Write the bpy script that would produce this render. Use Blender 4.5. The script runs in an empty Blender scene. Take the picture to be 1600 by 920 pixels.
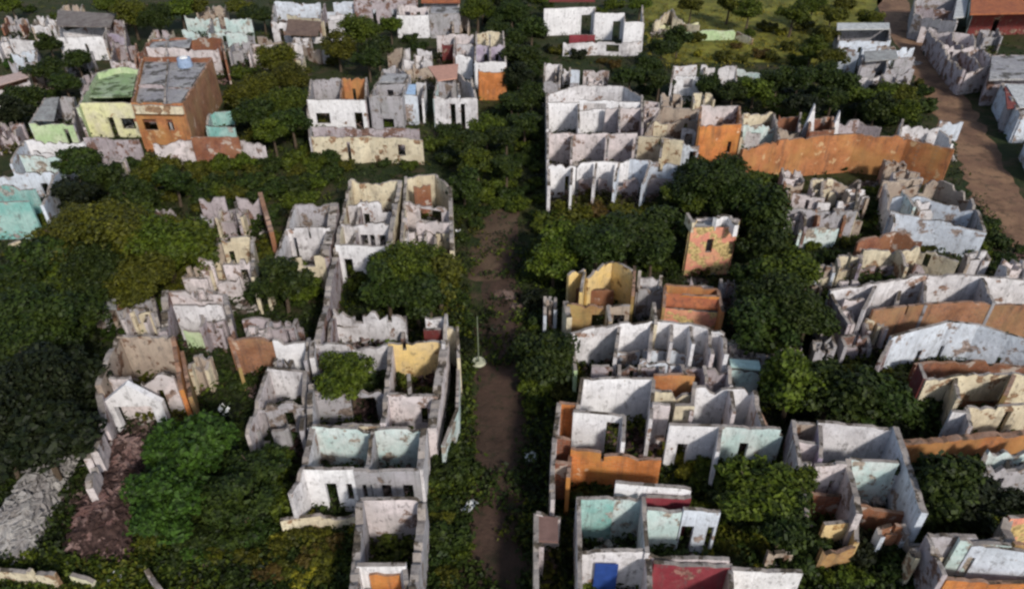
import bpy, math, random
import numpy as np
from mathutils import Vector, Matrix, Euler

R = math.radians
rnd = random.Random(7)
npr = np.random.default_rng(11)
scene = bpy.context.scene
COL = scene.collection

# ------------------------------------------------------------------ camera, light, exposure
F_PX = 1142.0
CAM_H = 30.0
PITCH = 35.7
YAW = 2.04
cam_d = bpy.data.cameras.new("camera"); cam = bpy.data.objects.new("camera", cam_d); COL.objects.link(cam)
cam_d.sensor_width = 36.0; cam_d.lens = 36.0 * F_PX / 1600.0
cam_d.clip_start = 0.5; cam_d.clip_end = 4000
cam.location = (0, 0, CAM_H); cam.rotation_euler = (R(90 - PITCH), 0, R(YAW))
scene.camera = cam
CAM_R = Euler((R(90 - PITCH), 0, R(YAW))).to_matrix()

world = bpy.data.worlds.new("World"); scene.world = world; world.use_nodes = True
wn = world.node_tree.nodes; wl = world.node_tree.links; wn.clear()
SUN = Vector((0.42, -0.72, 0.58)).normalized()
sky = wn.new("ShaderNodeTexSky"); sky.sky_type = 'NISHITA'; sky.sun_disc = False
sky.sun_elevation = math.asin(SUN.z); sky.sun_rotation = math.atan2(SUN.x, SUN.y)
bg = wn.new("ShaderNodeBackground"); bg.inputs[1].default_value = 0.115
wo = wn.new("ShaderNodeOutputWorld"); hs = wn.new('ShaderNodeHueSaturation'); hs.inputs['Saturation'].default_value = .8   # thin bright cloud: a paler sky
wl.new(sky.outputs[0], hs.inputs['Color']); wl.new(hs.outputs[0], bg.inputs[0]); wl.new(bg.outputs[0], wo.inputs[0])
sl = bpy.data.lights.new("sun", 'SUN'); so = bpy.data.objects.new("sun", sl); COL.objects.link(so)
sl.energy = 2.7; sl.angle = R(6); sl.color = (1.0, 0.955, 0.89)
so.rotation_euler = SUN.to_track_quat('Z', 'Y').to_euler(); so.location = (0, 0, 60)
scene.view_settings.view_transform = 'Standard'; scene.view_settings.look = 'None'
scene.view_settings.exposure = 0.42; scene.view_settings.gamma = 1
scene.render.engine = 'CYCLES'
scene.cycles.use_denoising = True
scene.cycles.pixel_filter_type = 'GAUSSIAN'; scene.cycles.filter_width = 2.9
scene.cycles.max_bounces = 6
scene.render.film_transparent = False

# ------------------------------------------------------------------ helpers
def at(px, py, z=0.0):
    """world point at height z seen in the photograph at pixel (px, py)"""
    d = CAM_R @ Vector(((px - 800) / F_PX, (460 - py) / F_PX, -1.0))
    t = (z - CAM_H) / d.z
    return Vector((d.x * t, d.y * t, z))
def px_of(p):
    q = CAM_R.transposed() @ (Vector(p) - Vector((0, 0, CAM_H)))
    return (800 + F_PX * q.x / -q.z, 460 - F_PX * q.y / -q.z)
def pxm(px, py, z=0.0):
    """pixels per metre at that spot"""
    p = at(px, py, z); q = CAM_R.transposed() @ (p - Vector((0, 0, CAM_H)))
    return F_PX / -q.z

def tag(o, label=None, cat=None, group=None, kind=None):
    if label: o["label"] = label
    if cat: o["category"] = cat
    if group: o["group"] = group
    if kind: o["kind"] = kind
    return o
def empty(name, loc):
    o = bpy.data.objects.new(name, None); COL.objects.link(o); o.location = loc; o.empty_display_size = .3
    return o
def mesh_obj(name, verts, faces, mats, midx=None, parent=None, origin=None, smooth=False):
    me = bpy.data.meshes.new(name)
    org = Vector(parent.location) if parent is not None else Vector(origin if origin is not None else (0, 0, 0))
    v = np.asarray([tuple(x) for x in verts], dtype=float) - np.array(org)
    me.from_pydata(v.tolist(), [], faces)
    for m in mats: me.materials.append(m)
    if midx is not None: me.polygons.foreach_set("material_index", midx)
    if smooth: me.polygons.foreach_set("use_smooth", [True] * len(me.polygons))
    me.update()
    o = bpy.data.objects.new(name, me); COL.objects.link(o)
    if parent is not None: o.parent = parent
    else: o.location = org
    return o

# ------------------------------------------------------------------ materials
def new_mat(name):
    m = bpy.data.materials.new(name); m.use_nodes = True
    nt = m.node_tree; nt.nodes.clear()
    out = nt.nodes.new("ShaderNodeOutputMaterial"); b = nt.nodes.new("ShaderNodeBsdfPrincipled")
    nt.links.new(b.outputs[0], out.inputs[0]); b.inputs["Roughness"].default_value = .9
    b.inputs["Specular IOR Level"].default_value = .15
    return m, nt, b
def N(nt, t, **k):
    n = nt.nodes.new(t)
    for a, v in k.items(): setattr(n, a, v)
    return n
def noise(nt, scale, detail=4, vec=None, rough=.6, off=(0, 0, 0), sc=(1, 1, 1)):
    g = N(nt, "ShaderNodeNewGeometry"); mp = N(nt, "ShaderNodeMapping")
    mp.inputs["Location"].default_value = off; mp.inputs["Scale"].default_value = sc
    nt.links.new(vec or g.outputs["Position"], mp.inputs[0])
    n = N(nt, "ShaderNodeTexNoise"); n.inputs["Scale"].default_value = scale; n.inputs["Detail"].default_value = detail
    n.inputs["Roughness"].default_value = rough
    nt.links.new(mp.outputs[0], n.inputs["Vector"]); return n.outputs["Fac"]
def ramp(nt, fac, a, b, lo=0.0, hi=1.0):
    r = N(nt, "ShaderNodeMapRange"); r.inputs[1].default_value = a; r.inputs[2].default_value = b
    r.inputs[3].default_value = lo; r.inputs[4].default_value = hi; nt.links.new(fac, r.inputs[0]); return r.outputs[0]
def mix(nt, fac, c1, c2, blend='MIX'):
    m = N(nt, "ShaderNodeMix", data_type='RGBA', blend_type=blend)
    if isinstance(fac, (int, float)): m.inputs[0].default_value = fac
    else: nt.links.new(fac, m.inputs[0])
    for s, c in ((6, c1), (7, c2)):
        if isinstance(c, tuple): m.inputs[s].default_value = (*c, 1)
        else: nt.links.new(c, m.inputs[s])
    return m.outputs[2]
def bump(nt, b, h, dist=.05, st=.6):
    n = N(nt, "ShaderNodeBump"); n.inputs["Strength"].default_value = st; n.inputs["Distance"].default_value = dist
    nt.links.new(h, n.inputs["Height"]); nt.links.new(n.outputs[0], b.inputs["Normal"])

def plaster(name, base, second, patch=(.30, .17, .10), amt=.25, grime=.6, seed=0):
    """old plaster: mottled paint, rain streaks of mould, patches where it fell off the masonry"""
    m, nt, b = new_mat(name); o = (seed * 7.3, seed * 3.1, seed * 1.7)
    c = mix(nt, ramp(nt, noise(nt, .7, 5, off=o), .42, .60), base, second)
    c = mix(nt, ramp(nt, noise(nt, 3.0, 4, off=o), .35, .65, 0, .35), c, tuple(x * .6 for x in base))
    k_ = .65 + (seed * .37) % 1.1
    st = noise(nt, 1.0, 5, off=o, sc=(4.2 * k_, 4.2 * k_, .25), rough=.65)
    c = mix(nt, ramp(nt, st, .53, .76, 0, grime * .8), c, (.085, .078, .07))
    blot = noise(nt, 1.3 * k_, 6, off=(o[0] + 9, o[1], o[2]), rough=.7)
    c = mix(nt, ramp(nt, blot, .56, .68, 0, grime * .6), c, (.15, .125, .105))
    sp = noise(nt, 3.2, 5, off=(o[0] + 5, o[1] + 2, o[2]), rough=.7, sc=(1, 1, .6))
    c = mix(nt, ramp(nt, sp, .56, .64, 0, .25 + grime * .5), c, (.10, .085, .08))
    pt = noise(nt, .85, 6, off=(o[0] + 20, o[1] + 4, o[2]), rough=.65)
    e = .69 - amt * .46
    c = mix(nt, ramp(nt, pt, e, e + .03), c, mix(nt, ramp(nt, noise(nt, 5), .4, .6), patch, tuple(x * .45 for x in patch)))
    nt.links.new(c, b.inputs["Base Color"])
    bump(nt, b, noise(nt, 7, 6, off=o), .06, .7)
    return m
def brick(name, c1, c2, mortar=(.32, .27, .22), plast=None, amt=.3, seed=0):
    m, nt, b = new_mat(name); o = (seed * 5.1, seed * 2.3, 0)
    g = N(nt, "ShaderNodeNewGeometry"); sx = N(nt, "ShaderNodeSeparateXYZ"); nt.links.new(g.outputs["Position"], sx.inputs[0])
    ad = N(nt, "ShaderNodeMath", operation='ADD'); nt.links.new(sx.outputs[0], ad.inputs[0]); nt.links.new(sx.outputs[1], ad.inputs[1])
    cb = N(nt, "ShaderNodeCombineXYZ"); nt.links.new(ad.outputs[0], cb.inputs[0]); nt.links.new(sx.outputs[2], cb.inputs[1])
    br = N(nt, "ShaderNodeTexBrick"); nt.links.new(cb.outputs[0], br.inputs["Vector"])
    br.inputs["Scale"].default_value = 1.0; br.inputs["Brick Width"].default_value = .36; br.inputs["Row Height"].default_value = .17
    br.inputs["Mortar Size"].default_value = .015
    br.inputs["Color1"].default_value = (*c1, 1); br.inputs["Color2"].default_value = (*c2, 1); br.inputs["Mortar"].default_value = (*mortar, 1)
    c = br.outputs["Color"]
    c = mix(nt, ramp(nt, noise(nt, .8, 5, off=o), .40, .62, 0, .7), c, tuple(x * .5 for x in c1))
    c = mix(nt, ramp(nt, noise(nt, 1.0, 4, off=o, sc=(3, 3, .4)), .52, .7, 0, .6), c, (.06, .05, .045))
    c = mix(nt, ramp(nt, noise(nt, 2.6, 5, off=(o[0], 7, 1), rough=.7), .54, .66, 0, .65), c, (c2[0] * .45, c2[1] * .55, c2[2] * .7))
    c = mix(nt, ramp(nt, noise(nt, .35, 3, off=(o[0], 17, 1)), .45, .6, 0, .5), c, (c1[0] * .85, c1[1] * 1.25, c1[2] * 1.2))
    if plast:
        e = .70 - amt * .42
        c = mix(nt, ramp(nt, noise(nt, .9, 6, off=(o[0] + 30, 0, 3)), e, e + .04), c, plast)
    nt.links.new(c, b.inputs["Base Color"]); bump(nt, b, noise(nt, 8, 5), .05, .6)
    return m
MUD = (.26, .17, .11)
M = {
 'white': plaster('white_plaster', (.68, .65, .65), (.48, .45, .45), (.31, .20, .15), .20, .75, 1),
 'bright': plaster('fresh_white_plaster', (.77, .75, .75), (.66, .64, .64), MUD, .06, .5, 2),
 'pinkw': plaster('pinkish_white_plaster', (.66, .58, .57), (.50, .45, .44), (.30, .21, .17), .28, .7, 3),
 'grey': plaster('grey_cement_render', (.40, .375, .39), (.30, .29, .29), (.22, .17, .14), .28, .8, 4),
 'mauve': plaster('mauve_grey_plaster', (.45, .39, .40), (.33, .28, .29), (.22, .13, .10), .35, .75, 5),
 'cream': plaster('cream_plaster', (.66, .58, .42), (.52, .44, .31), (.32, .20, .12), .28, .65, 6),
 'yellow': plaster('yellow_ochre_plaster', (.70, .50, .20), (.62, .46, .24), (.4, .24, .1), .22, .45, 7),
 'teal': plaster('teal_paint_on_plaster', (.20, .42, .38), (.34, .50, .46), (.40, .38, .34), .25, .6, 8),
 'aqua': plaster('pale_aqua_plaster', (.48, .60, .57), (.60, .64, .61), (.36, .30, .24), .28, .6, 9),
 'bluew': plaster('bluish_white_plaster', (.62, .66, .72), (.50, .53, .58), (.36, .28, .24), .26, .6, 10),
 'green': plaster('pale_green_plaster', (.40, .52, .28), (.52, .58, .38), (.28, .33, .22), .2, .5, 11),
 'limew': plaster('yellow_green_limewash', (.66, .64, .36), (.62, .58, .42), (.4, .28, .16), .15, .4, 12),
 'tan': plaster('tan_earth_plaster', (.42, .34, .27), (.33, .26, .21), (.20, .12, .08), .3, .65, 13),
 'purple': plaster('purplish_plaster', (.36, .30, .38), (.50, .45, .50), (.25, .2, .2), .3, .7, 14),
 'maroon': plaster('maroon_paint', (.20, .030, .040), (.26, .05, .06), (.3, .16, .13), .12, .5, 15),
 'darkred': plaster('dark_red_plaster', (.17, .035, .03), (.12, .03, .03), (.3, .2, .15), .2, .6, 16),
 'pink': plaster('salmon_pink_plaster', (.66, .26, .18), (.68, .34, .20), (.62, .46, .20), .45, .35, 17),
 'orange': brick('orange_hollow_brick', (.50, .19, .07), (.40, .14, .05), (.36, .22, .13), None, 0, 18),
 'orange2': brick('bright_orange_brick', (.60, .20, .055), (.48, .16, .05), (.5, .26, .12), (.6, .40, .25), .12, 19),
 'faded': brick('faded_orange_wall', (.48, .18, .065), (.38, .14, .055), (.30, .18, .11), (.46, .30, .16), .22, 27),
 'brownbrick': brick('brown_orange_brick', (.36, .16, .08), (.27, .12, .07), (.28, .2, .14), (.44, .32, .24), .18, 28),
 'rust': brick('rusty_brick', (.30, .10, .05), (.22, .08, .05), (.26, .2, .15), (.4, .33, .28), .3, 20),
 'ochre': brick('ochre_brick', (.42, .24, .09), (.33, .17, .07), (.34, .25, .16), None, 0, 21),
}
CAP = plaster('weathered_wall_top', (.24, .205, .18), (.34, .30, .27), (.10, .08, .06), .35, .6, 30)
CAPO = plaster('brick_wall_top', (.24, .13, .08), (.30, .20, .15), (.10, .07, .05), .3, .5, 31)
FLOOR = plaster('littered_floor', (.085, .066, .052), (.16, .125, .10), (.03, .035, .015), .5, .4, 32)
SLAB = plaster('concrete_roof_slab', (.27, .26, .27), (.36, .35, .34), (.12, .11, .10), .35, .6, 33)
def plain(name, c, rough=.8, metal=0):
    m, nt, b = new_mat(name); b.inputs["Roughness"].default_value = rough; b.inputs["Metallic"].default_value = metal
    nt.links.new(mix(nt, ramp(nt, noise(nt, 3, 5), .35, .65), c, tuple(x * .7 for x in c)), b.inputs["Base Color"]); return m
def tiles(name, c1, c2, sc=4.0):
    m, nt, b = new_mat(name)
    g = N(nt, "ShaderNodeNewGeometry"); w = N(nt, "ShaderNodeTexWave", wave_type='BANDS', bands_direction='X')
    nt.links.new(g.outputs["Position"], w.inputs["Vector"]); w.inputs["Scale"].default_value = sc; w.inputs["Distortion"].default_value = 1.5
    c = mix(nt, ramp(nt, noise(nt, 1.1, 6, rough=.7), .38, .62), c1, c2)
    c = mix(nt, ramp(nt, noise(nt, 4, 4), .5, .7, 0, .6), c, (.05, .045, .04))
    nt.links.new(c, b.inputs["Base Color"]); bump(nt, b, w.outputs["Color"], .05, .8); return m
TILE_O = tiles('clay_tile_orange', (.46, .16, .07), (.33, .11, .06))
TILE_G = tiles('old_grey_tile', (.26, .23, .21), (.16, .13, .12))
TILE_B = tiles('brown_tile', (.24, .16, .12), (.15, .10, .08))
TIN_G = tiles('grey_tin', (.42, .42, .40), (.26, .25, .24))
TIN_W = tiles('pale_tin', (.66, .66, .64), (.48, .48, .47))
TIN_T = tiles('teal_tin', (.22, .42, .38), (.16, .28, .27))
DARK = plain('dark_timber', (.03, .024, .02)); BLUE = plain('blue_painted_door', (.03, .07, .26), .5)
CONC = plain('pole_concrete', (.42, .42, .36)); WHITE = plain('white_scrap', (.72, .72, .70), .6); METAL = plain('galvanised_steel', (.3, .3, .3), .5, .8)
RUB = plaster('rubble_stone', (.28, .24, .22), (.40, .37, .34), (.14, .10, .08), .4, .6, 34)
RUBD = plaster('dark_debris', (.14, .09, .07), (.22, .16, .14), (.06, .04, .03), .4, .5, 35)
RUBR = plaster('reddish_debris', (.14, .075, .065), (.25, .17, .15), (.06, .035, .03), .5, .6, 36)
BARK = plain('bark', (.09, .065, .045))

def leaf_mat(name, c, c2):
    m, nt, b = new_mat(name)
    oi = N(nt, "ShaderNodeObjectInfo")
    col = mix(nt, ramp(nt, noise(nt, .9, 3), .38, .62), c, c2)
    hv = N(nt, "ShaderNodeHueSaturation"); nt.links.new(col, hv.inputs["Color"])
    nt.links.new(ramp(nt, oi.outputs["Random"], 0, 1, .75, 1.25), hv.inputs["Value"])
    nt.links.new(ramp(nt, oi.outputs["Random"], 0, 1, .485, .515), hv.inputs["Hue"])
    hv.inputs["Saturation"].default_value = 1.05
    lv = mix(nt, ramp(nt, noise(nt, 3.5, 2, off=(4, 4, 4)), .40, .62), hv.outputs[0], tuple(x * .45 for x in c))
    lv = mix(nt, ramp(nt, noise(nt, 9, 1), .56, .66, 0, .6), lv, tuple(x * 1.7 for x in c2))
    nt.links.new(lv, b.inputs["Base Color"]); b.inputs["Roughness"].default_value = .6
    return m
LEAF = {
 'dark': leaf_mat('dark_foliage', (.015, .026, .005), (.032, .044, .007)),
 'mid': leaf_mat('green_foliage', (.034, .050, .006), (.068, .084, .009)),
 'bright': leaf_mat('bright_foliage', (.020, .042, .007), (.040, .078, .011)),
 'olive': leaf_mat('olive_foliage', (.042, .046, .006), (.078, .076, .009)),
 'yellow': leaf_mat('yellow_foliage', (.15, .14, .016), (.22, .19, .025)),
 'rustleaf': leaf_mat('rusty_foliage', (.075, .045, .012), (.058, .045, .010)),
 'black': leaf_mat('shade_black_foliage', (.008, .012, .004), (.016, .020, .006)),  # near-black leaves: deep shade of the thickets put into the leaf colour
}

# ------------------------------------------------------------------ setting: ground, street, road
def ground_material():
    m, nt, b = new_mat('overgrown_ground')
    c = mix(nt, ramp(nt, noise(nt, .12, 5), .42, .6), (.020, .030, .010), (.040, .042, .014))
    c = mix(nt, ramp(nt, noise(nt, .5, 5, off=(5, 2, 0)), .50, .66), c, (.060, .045, .026))
    c = mix(nt, ramp(nt, noise(nt, 2.5, 5, off=(1, 9, 0)), .55, .7, 0, .7), c, (.012, .018, .006))
    nt.links.new(c, b.inputs["Base Color"]); bump(nt, b, noise(nt, 2.0, 6), .3, .8); return m
def dirt_material(name, a, b_, c_):
    m, nt, b = new_mat(name)
    c = mix(nt, ramp(nt, noise(nt, .35, 5), .40, .60), a, b_)
    c = mix(nt, ramp(nt, noise(nt, 1.2, 6, off=(3, 3, 0), rough=.7), .52, .64, 0, .85), c, c_)
    c = mix(nt, ramp(nt, noise(nt, .28, 5, off=(8, 3, 0), rough=.65), .52, .66, 0, .8), c, tuple(x * .5 for x in b_))
    nt.links.new(c, b.inputs["Base Color"]); bump(nt, b, noise(nt, 3.0, 6), .15, .7); return m
S = 1500
tag(mesh_obj('ground', [(-S, -300, 0), (S, -300, 0), (S, 2 * S, 0), (-S, 2 * S, 0)], [(0, 1, 2, 3)], [ground_material()]), kind='structure')
def strip(name, left, right, z, mat):
    """a sheet between two rows of pixel points, with a wandering edge"""
    L = [at(*p) for p in left]; Rr = [at(*p) for p in right]
    def dens(P):
        out = []
        for a, b in zip(P[:-1], P[1:]):
            for k in range(8):
                q = a.lerp(b, k / 8) + Vector((rnd.uniform(-.45, .45), rnd.uniform(-.1, .1), 0)); out.append(q)
        return out + [P[-1]]
    L = dens(L); Rr = dens(Rr); v = []; f = []
    for i, (a, b) in enumerate(zip(L, Rr)):
        a.z = z; b.z = z; v += [a, b]
        if i: f.append((2 * i - 2, 2 * i - 1, 2 * i + 1, 2 * i))
    return mesh_obj(name, v, f, [mat])
DIRT = dirt_material('street_dirt', (.070, .042, .030), (.048, .031, .022), (.026, .026, .014))
ROADM = dirt_material('pale_dirt', (.23, .135, .080), (.15, .085, .055), (.08, .055, .035))
tag(strip('dirt_street', [(700, 1000), (720, 850), (738, 700), (745, 560), (750, 450), (752, 340)],
      [(830, 1000), (826, 850), (828, 700), (822, 560), (812, 450), (808, 340)], .004, DIRT), kind='structure')
tag(strip('street_track', [(735, 440), (738, 400), (745, 365), (758, 330)], [(775, 440), (778, 400), (800, 365), (815, 325)], .009,
      dirt_material('bare_earth', (.10, .066, .042), (.075, .048, .032), (.034, .032, .018))), kind='structure')
tag(strip('dirt_road', [(1362, -40), (1382, 40), (1412, 90), (1440, 140), (1466, 190), (1498, 250), (1522, 310), (1560, 360), (1620, 420)],
      [(1402, -40), (1432, 40), (1472, 90), (1500, 140), (1532, 190), (1568, 250), (1596, 310), (1640, 350), (1690, 400)], .004, ROADM), kind='structure')

tag(strip('scrub_field', [(985, -60), (1000, -5), (1010, 60), (1040, 98)], [(1410, -60), (1380, -5), (1330, 60), (1320, 98)], .004,
      dirt_material('dry_grass', (.19, .18, .032), (.09, .095, .020), (.12, .075, .022))), kind='structure')

# ------------------------------------------------------------------ ruined walls
FOOT = []          # footprints (world polygons) kept clear of ground cover
def clean_poly(P):
    return [(p.x, p.y) for p in P]
def inside(x, y, poly):
    c = False; n = len(poly)
    for i in range(n):
        x1, y1 = poly[i]; x2, y2 = poly[i - 1]
        if (y1 > y) != (y2 > y) and x < (x2 - x1) * (y - y1) / (y2 - y1) + x1: c = not c
    return c
def wall(parent, mat, pts, H=3.0, t=.30, rag=.30, ops=(), name='wall', cap=None, z0=-.15, label=None):
    """a standing wall whose top edge runs through the pixel points at height H; ops: (kind, xa, xb[, z]) with kind d(oor) w(indow) g(ap)"""
    t = max(.18, t * .66); rag = min(rag, .48) * 1.1 + .03
    P = [at(x, y, H) for x, y in pts]
    L = [0]
    for a, b in zip(P[:-1], P[1:]): L.append(L[-1] + (b - a).length)
    mono = all(a[0] < b[0] for a, b in zip(pts[:-1], pts[1:])) or all(a[0] > b[0] for a, b in zip(pts[:-1], pts[1:]))
    axis = 0 if mono and abs(pts[-1][0] - pts[0][0]) > abs(pts[-1][1] - pts[0][1]) * .6 else 1
    def s_of(v):
        for i in range(len(pts) - 1):
            a, b = pts[i][axis], pts[i + 1][axis]
            if min(a, b) <= v <= max(a, b) and a != b: return L[i] + (L[i + 1] - L[i]) * (v - a) / (b - a)
        return L[-1] if abs(v - pts[-1][axis]) < abs(v - pts[0][axis]) else 0
    O = []
    for o in ops:
        a, b = sorted((s_of(o[1]), s_of(o[2]))); O.append((o[0], a, b, o[3] if len(o) > 3 else None))
    cuts = set(L)
    for o in O: cuts |= {o[1], o[2]}
    n = max(2, int(L[-1] / .27))
    cuts |= {L[-1] * i / n for i in range(n + 1)}
    c0 = sorted(cuts); cuts = [c0[0]]
    for c in c0[1:]:
        if c - cuts[-1] > .04: cuts.append(c)
    ph = [rnd.uniform(0, 6.28) for _ in range(4)]
    hs = []
    dip = 0; chip = 0
    for s in cuts:
        if rnd.random() < .38: chip = rnd.choice((0, 0, .08, .15, .4, .7))
        v = .5 + .5 * math.sin(s * .9 + ph[0]) * math.sin(s * .37 + ph[1])
        if rnd.random() < .12 * min(1, rag * 4): dip = rnd.uniform(.3, 1.0)
        dip *= .55
        hs.append(H + .01 * ph[2] - rag * (v * .6 + dip * 1.6 + chip + rnd.uniform(0, .12)))
    def pos(s):
        for i in range(len(L) - 1):
            if s <= L[i + 1] + 1e-6:
                return P[i].lerp(P[i + 1], (s - L[i]) / max(1e-6, L[i + 1] - L[i])), i
        return P[-1], len(L) - 2
    dirs = [(b - a).normalized() for a, b in zip(P[:-1], P[1:])]
    cs = []
    for s in cuts:
        p, i = pos(s); d = dirs[i]
        for j in range(1, len(L) - 1):
            if abs(L[j] - s) < .03: d = (dirs[j - 1] + dirs[j]).normalized()
        nrm = Vector((-d.y, d.x, 0)); w = t / 2 * (1 + rnd.uniform(-.06, .06))
        cs.append(((p + nrm * w).xy, (p - nrm * w).xy))
    v = []; f = []; mi = []
    for i in range(len(cuts) - 1):
        mid = (cuts[i] + cuts[i + 1]) / 2; ha, hb = max(hs[i], .1), max(hs[i + 1], .1)
        iv = [(z0, z0, ha, hb)]
        for k, a, b, z in O:
            if a < mid < b:
                if k == 'g': iv = [(z0, z0, min(ha, z or .4) , min(hb, z or .4))]
                elif k == 'd': 
                    zt = z or 2.1; iv = [(zt, zt, max(ha, zt + .12), max(hb, zt + .12))] if zt < H - .15 else []
                elif k == 'w':
                    zl = z or 1.0; zt = min(H - .4, zl + 1.1)
                    iv = [(z0, z0, zl, zl), (zt, zt, max(ha, zt + .12), max(hb, zt + .12))]
        (a1, a2), (b1, b2) = cs[i], cs[i + 1]
        for l0, l1, h0, h1 in iv:
            k = len(v)
            v += [(*a1, l0), (*b1, l1), (*b2, l1), (*a2, l0), (*a1, h0), (*b1, h1), (*b2, h1), (*a2, h0)]
            f += [(k, k + 1, k + 5, k + 4)[::-1], (k + 3, k + 2, k + 6, k + 7), (k, k + 3, k + 7, k + 4), (k + 1, k + 2, k + 6, k + 5)[::-1], (k + 4, k + 5, k + 6, k + 7)[::-1], (k, k + 1, k + 2, k + 3)]
            mi += [0, 0, 0, 0, 1, 0]
    capm = cap or (CAPO if mat in ('orange', 'orange2', 'rust', 'ochre', 'faded', 'brownbrick') else CAP)
    o = mesh_obj(name, v, f, [M[mat], capm], mi, parent=parent, origin=None if parent is not None else (P[0].x, P[0].y, 0))
    return o
def debris_slope(label, short, pts, h, mat, seed=0):
    """a long heap of collapsed walls: a rough mound with broken slabs and sticks lying in it"""
    A, B, C, D = [at(x, y, h * .5) for x, y in pts]; FOOT.append([(p.x, p.y) for p in (A, B, C, D)]); rr = random.Random(seed)
    cen = (A + B + C + D) / 4; cen.z = 0; e = empty('debris_slope', cen); tag(e, label, 'debris'); HOUSES.append((short, cen))
    nu, nv = 16, 44; v = []; f = []
    def hp(u, w):
        ed = min(1, 5 * min(u, 1 - u), 6 * min(w, 1 - w)); return max(-.05, ed * h * (.55 + .45 * math.sin(u * 3.1)) * (.85 + .12 * math.sin(w * 9 + u * 3)) + (.16 * abs(math.sin(u * 16)) * ed))
    for j in range(nv + 1):
        for i in range(nu + 1):
            u, w = i / nu, j / nv; p = A.lerp(B, u).lerp(D.lerp(C, u), w)
            v.append((p.x + rr.uniform(-.06, .06), p.y + rr.uniform(-.06, .06), hp(u, w) + rr.uniform(-.14, .14) * (0 < i < nu)))
    for j in range(nv):
        for i in range(nu): a = j * (nu + 1) + i; f.append((a, a + nu + 1, a + nu + 2, a + 1))
    mesh_obj('mound', v, f, [mat], parent=e)
    v = []; f = []
    for _ in range(260):
        u, w = rr.random(), rr.random(); p = A.lerp(B, u).lerp(D.lerp(C, u), w); z = hp(u, w)
        rot = Euler((rr.uniform(-.5, .5), rr.uniform(-.5, .5), rr.gauss(1.1, .5))).to_matrix(); dx, dy, dz = (rr.uniform(.3, .9), rr.uniform(.05, .12), .05) if rr.random() < .5 else (rr.uniform(.15, .45), rr.uniform(.12, .35), rr.uniform(.06, .14))
        k = len(v)
        for c in ((-1, -1, -1), (1, -1, -1), (1, 1, -1), (-1, 1, -1), (-1, -1, 1), (1, -1, 1), (1, 1, 1), (-1, 1, 1)):
            q = rot @ Vector((c[0] * dx / 2, c[1] * dy / 2, c[2] * dz / 2)); v.append((p.x + q.x, p.y + q.y, z + .08 + q.z))
        f += [(k + 3, k + 2, k + 1, k), (k + 4, k + 5, k + 6, k + 7), (k, k + 1, k + 5, k + 4), (k + 1, k + 2, k + 6, k + 5), (k + 2, k + 3, k + 7, k + 6), (k + 3, k, k + 4, k + 7)]
    o = mesh_obj('broken_pieces', v, f, [mat], parent=e); o['kind'] = 'stuff'
def slab(parent, pts, H, th, mat, name='roof', H2=None, z_list=None):
    """a flat or tilted sheet with thickness; pts are pixels at height(s)"""
    zs = z_list or [H] * len(pts)
    P = [at(x, y, z) for (x, y), z in zip(pts, zs)]; n = len(P)
    v = [tuple(p) for p in P] + [(p.x, p.y, p.z - th) for p in P]
    f = [tuple(range(n))] + [tuple(range(2 * n - 1, n - 1, -1))] + [(i, n + i, n + (i + 1) % n, (i + 1) % n) for i in range(n)]
    return mesh_obj(name, v, f, [mat], parent=parent)
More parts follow.
